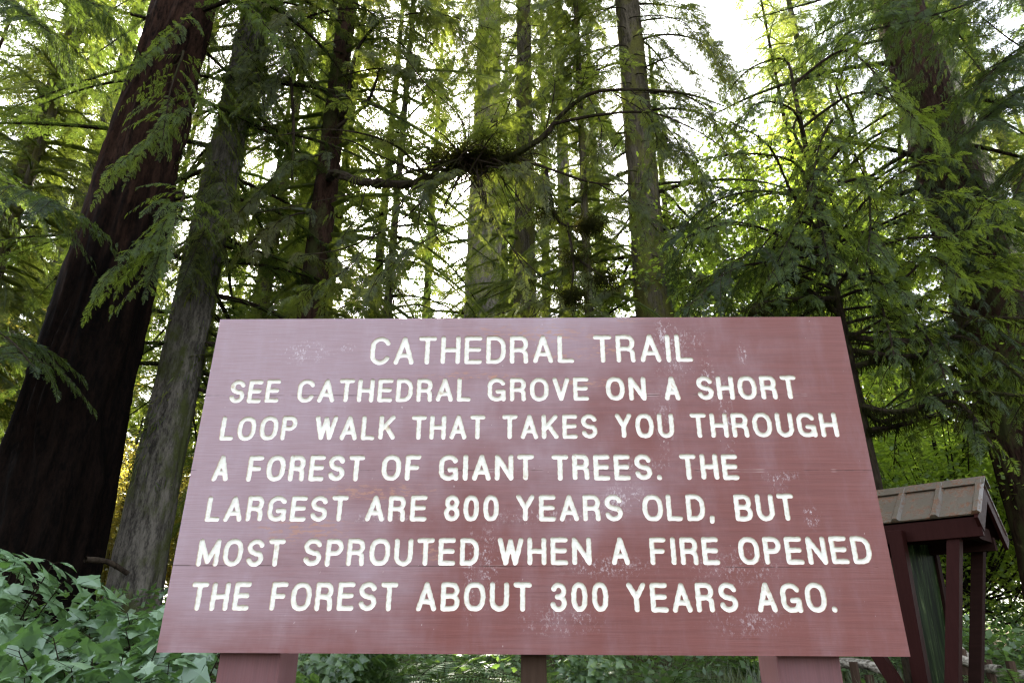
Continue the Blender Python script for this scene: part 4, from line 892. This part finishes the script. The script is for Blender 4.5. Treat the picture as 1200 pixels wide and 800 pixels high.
LPM = [cc(SH_[0], [M["fern_leaf"], M["twig"]]), cc(SH_[1], [M["fern_leaf"], M["twig"]])]; FM2 = [M["fern_leaf"], M["twig"]]
LS = "low broad-leaved plant among the grass under the sign"
for i, (px, Y, s) in enumerate(((370, 6.5, .60), (405, 7.2, .60), (440, 7.6, .60), (700, 7.0, .55), (345, 5.8, .6))):
    p = at(px, 780, Y); put('low_plant', LPM[i % 2], FM2, p[0], Y, s, i*2.3, LS, 'plant', 'low plants under the sign')
def fern_mesh(seed, n=22, L=.95):
    rng = np.random.default_rng(seed); A = Acc()
    for k in range(n):
        a = k*2.4+rng.uniform(-.3, .3); l = L*rng.uniform(.65, 1.1); el = rng.uniform(.5, 1.15); d = np.array([math.cos(a), math.sin(a), 0])
        s = np.linspace(0, 1, 34); P = d*(l*np.cos(el)*s+.25*l*s*s)[:, None]+np.array([0, 0, 1.])*(l*np.sin(el)*s-.55*l*s*s)[:, None]
        tube(A, P[::4], .005, .002, 3, 1); Tn = unit(np.gradient(P, axis=0)); Sd = unit(np.cross(Tn, [0, 0, 1.])); U = np.cross(Sd, Tn)
        for sg in (-1, 1):
            pl = .11*np.sin(np.pi*np.clip(s[3:]*.93+.07, 0, 1))**.8+.012; X = unit(Sd[3:]*sg+Tn[3:]*.35-np.array([0, 0, .2])+.08*rng.standard_normal((31, 3)))
            V, T = kites(P[3:], X, pl, np.full(31, .022), U[3:], .25); A.add(V, T, 0, np.clip(rng.normal(.5, .2), 0, 1))
    return A.mesh('fronds')
FE = [fern_mesh(1), fern_mesh(2, 26, 1.1)]; FM = [M['fern_leaf'], M['twig']]; rf_ = random.Random(3)
ferns = [(1150, 8.5), (1185, 8.0), (1215, 9), (1170, 10), (1130, 10.5), (1210, 11), (1240, 8.2), (1090, 9.5), (500, 6.8), (540, 7.6), (470, 7.4), (590, 7.0), (660, 7.3), (760, 6.6), (810, 7.4), (855, 6.9), (640, 8.5), (520, 8.6), (780, 8.8), (420, 11), (560, 12), (700, 12), (880, 11), (1160, 12.5), (1200, 13.5), (1240, 12), (1120, 13), (1050, 11), (960, 10)]
for i, (px, Y) in enumerate(ferns):
    p = at(px, 770, Y); put('sword_fern', FE[i % 2], FM, p[0], Y, rf_.uniform(.8, 1.25), i*1.3, "arching sword fern right of the kiosk posts" if px > 1080 else "arching sword fern in the undergrowth under the sign", 'fern', 'sword ferns on the forest floor')
# leafy undergrowth behind, too dense to count
rng = np.random.default_rng(8); A = Acc(); n = 90000
Yv = rng.uniform(8, 34, n); Xv = (rng.uniform(-60, 1260, n)-600)/870*Yv; keep = (np.sin(Xv*1.3+Yv*.7)+np.sin(Xv*.5-Yv*1.1)+rng.normal(0, .8, n)) > -.6; Xv, Yv = Xv[keep], Yv[keep]; n = len(Xv)
hmax = .35+.5*(np.sin(Xv*.8+1.3*np.sin(Yv*.6))+1)*.5+.02*Yv; Zv = gz(Xv, Yv)+rng.random(n)**.7*hmax
D = unit(rng.normal(0, 1, (n, 3))*np.array([1, 1, .5])); N = unit(np.array([0, 0, 1.])+.6*rng.standard_normal((n, 3))); L = rng.uniform(.06, .15, n)
V, T = kites(np.stack([Xv, Yv, Zv], 1), D, L, L*.6, N); A.add(V, T, 0, np.repeat(np.clip(.5+.4*np.sin(Xv*1.1+Yv)+rng.normal(0, .15, n), 0, 1), 2))
tag(link('undergrowth', A.mesh('undergrowth'), [M['fern_leaf']]), "low leafy undergrowth covering the forest floor", 'undergrowth', kind='stuff')
A = Acc(); n = 26000; Yv = rng.uniform(5.5, 13, n); Xv = (rng.uniform(280, 1250, n)-600)/880*Yv; k = np.sin(Xv*2.1+Yv)+rng.normal(0, .7, n) > -.4; Xv, Yv = Xv[k], Yv[k]; n = len(Xv)
D = unit(np.stack([rng.normal(0, .35, n), rng.normal(0, .35, n), np.ones(n)], 1)); N = unit(np.stack([rng.normal(0, 1, n), rng.normal(0, 1, n), np.zeros(n)], 1)); L = rng.uniform(.12, .42, n)
V, T = kites(np.stack([Xv, Yv, gz(Xv, Yv)-.01], 1), D, L, rng.uniform(.006, .014, n), N, .3); A.add(V, T, 0, np.repeat(rng.random(n), 2))
tag(link('grass', A.mesh('grass'), [M['grass_leaf']]), "tufts of grass under the sign and by the kiosk", 'grass', kind='stuff')
# weathered rail fence and logs
def log(name, a, b, r, lab, cat, group=None, mat='log', seed=1, parent=None):
    rng = np.random.default_rng(seed); A = Acc(); a, b = np.array(a, float), np.array(b, float); P = spline([a, (a+b)/2+rng.normal(0, .03, 3), b], 16); tube(A, P, r, r*.8, 12, 0, bumpy=.07, rng=rng)
    for e, d in ((P[0], 1), (P[-1], -1)): pass
    o = link(name, A.mesh(name), M[mat], parent)
    for p_ in o.data.polygons: p_.use_smooth = True
    if lab: tag(o, lab, cat, group)
    return o
fo = empty('rail_fence', (0, 0, 0)); tag(fo, "low weathered rail fence with dark stub posts behind the kiosk", 'fence')
rl = [((985, 776), (1052, 792)), ((1085, 752), (1150, 782)), ((1120, 758), (1172, 784)), ((1155, 786), (1230, 792))]
for i, ((x0, y0), (x1, y1)) in enumerate(rl): log('rail', at(x0, y0, 8.4), at(x1, y1, 8.0), .055, None, None, seed=i+4, parent=fo)
for i, (x, y) in enumerate(((1126, 760), (1157, 772), (1183, 774), (1000, 775), (1018, 790))):
    p = at(x, y, 8.15); A = Acc(); tube(A, [np.array([p[0], p[1], zat(p[0], p[1])-.2]), p-np.array([0, 0, .3]), p+np.array([0, 0, .0])], .05, .045, 8, 0, bumpy=.05, rng=rg); link('fence_post', A.mesh('fence_post'), M['stake'], fo)
log('fallen_branch', at(100, 655, 6.6), at(150, 672, 6.9), .028, "dark fallen branch propped between the two left trunks", 'branch', mat='twig', seed=20)
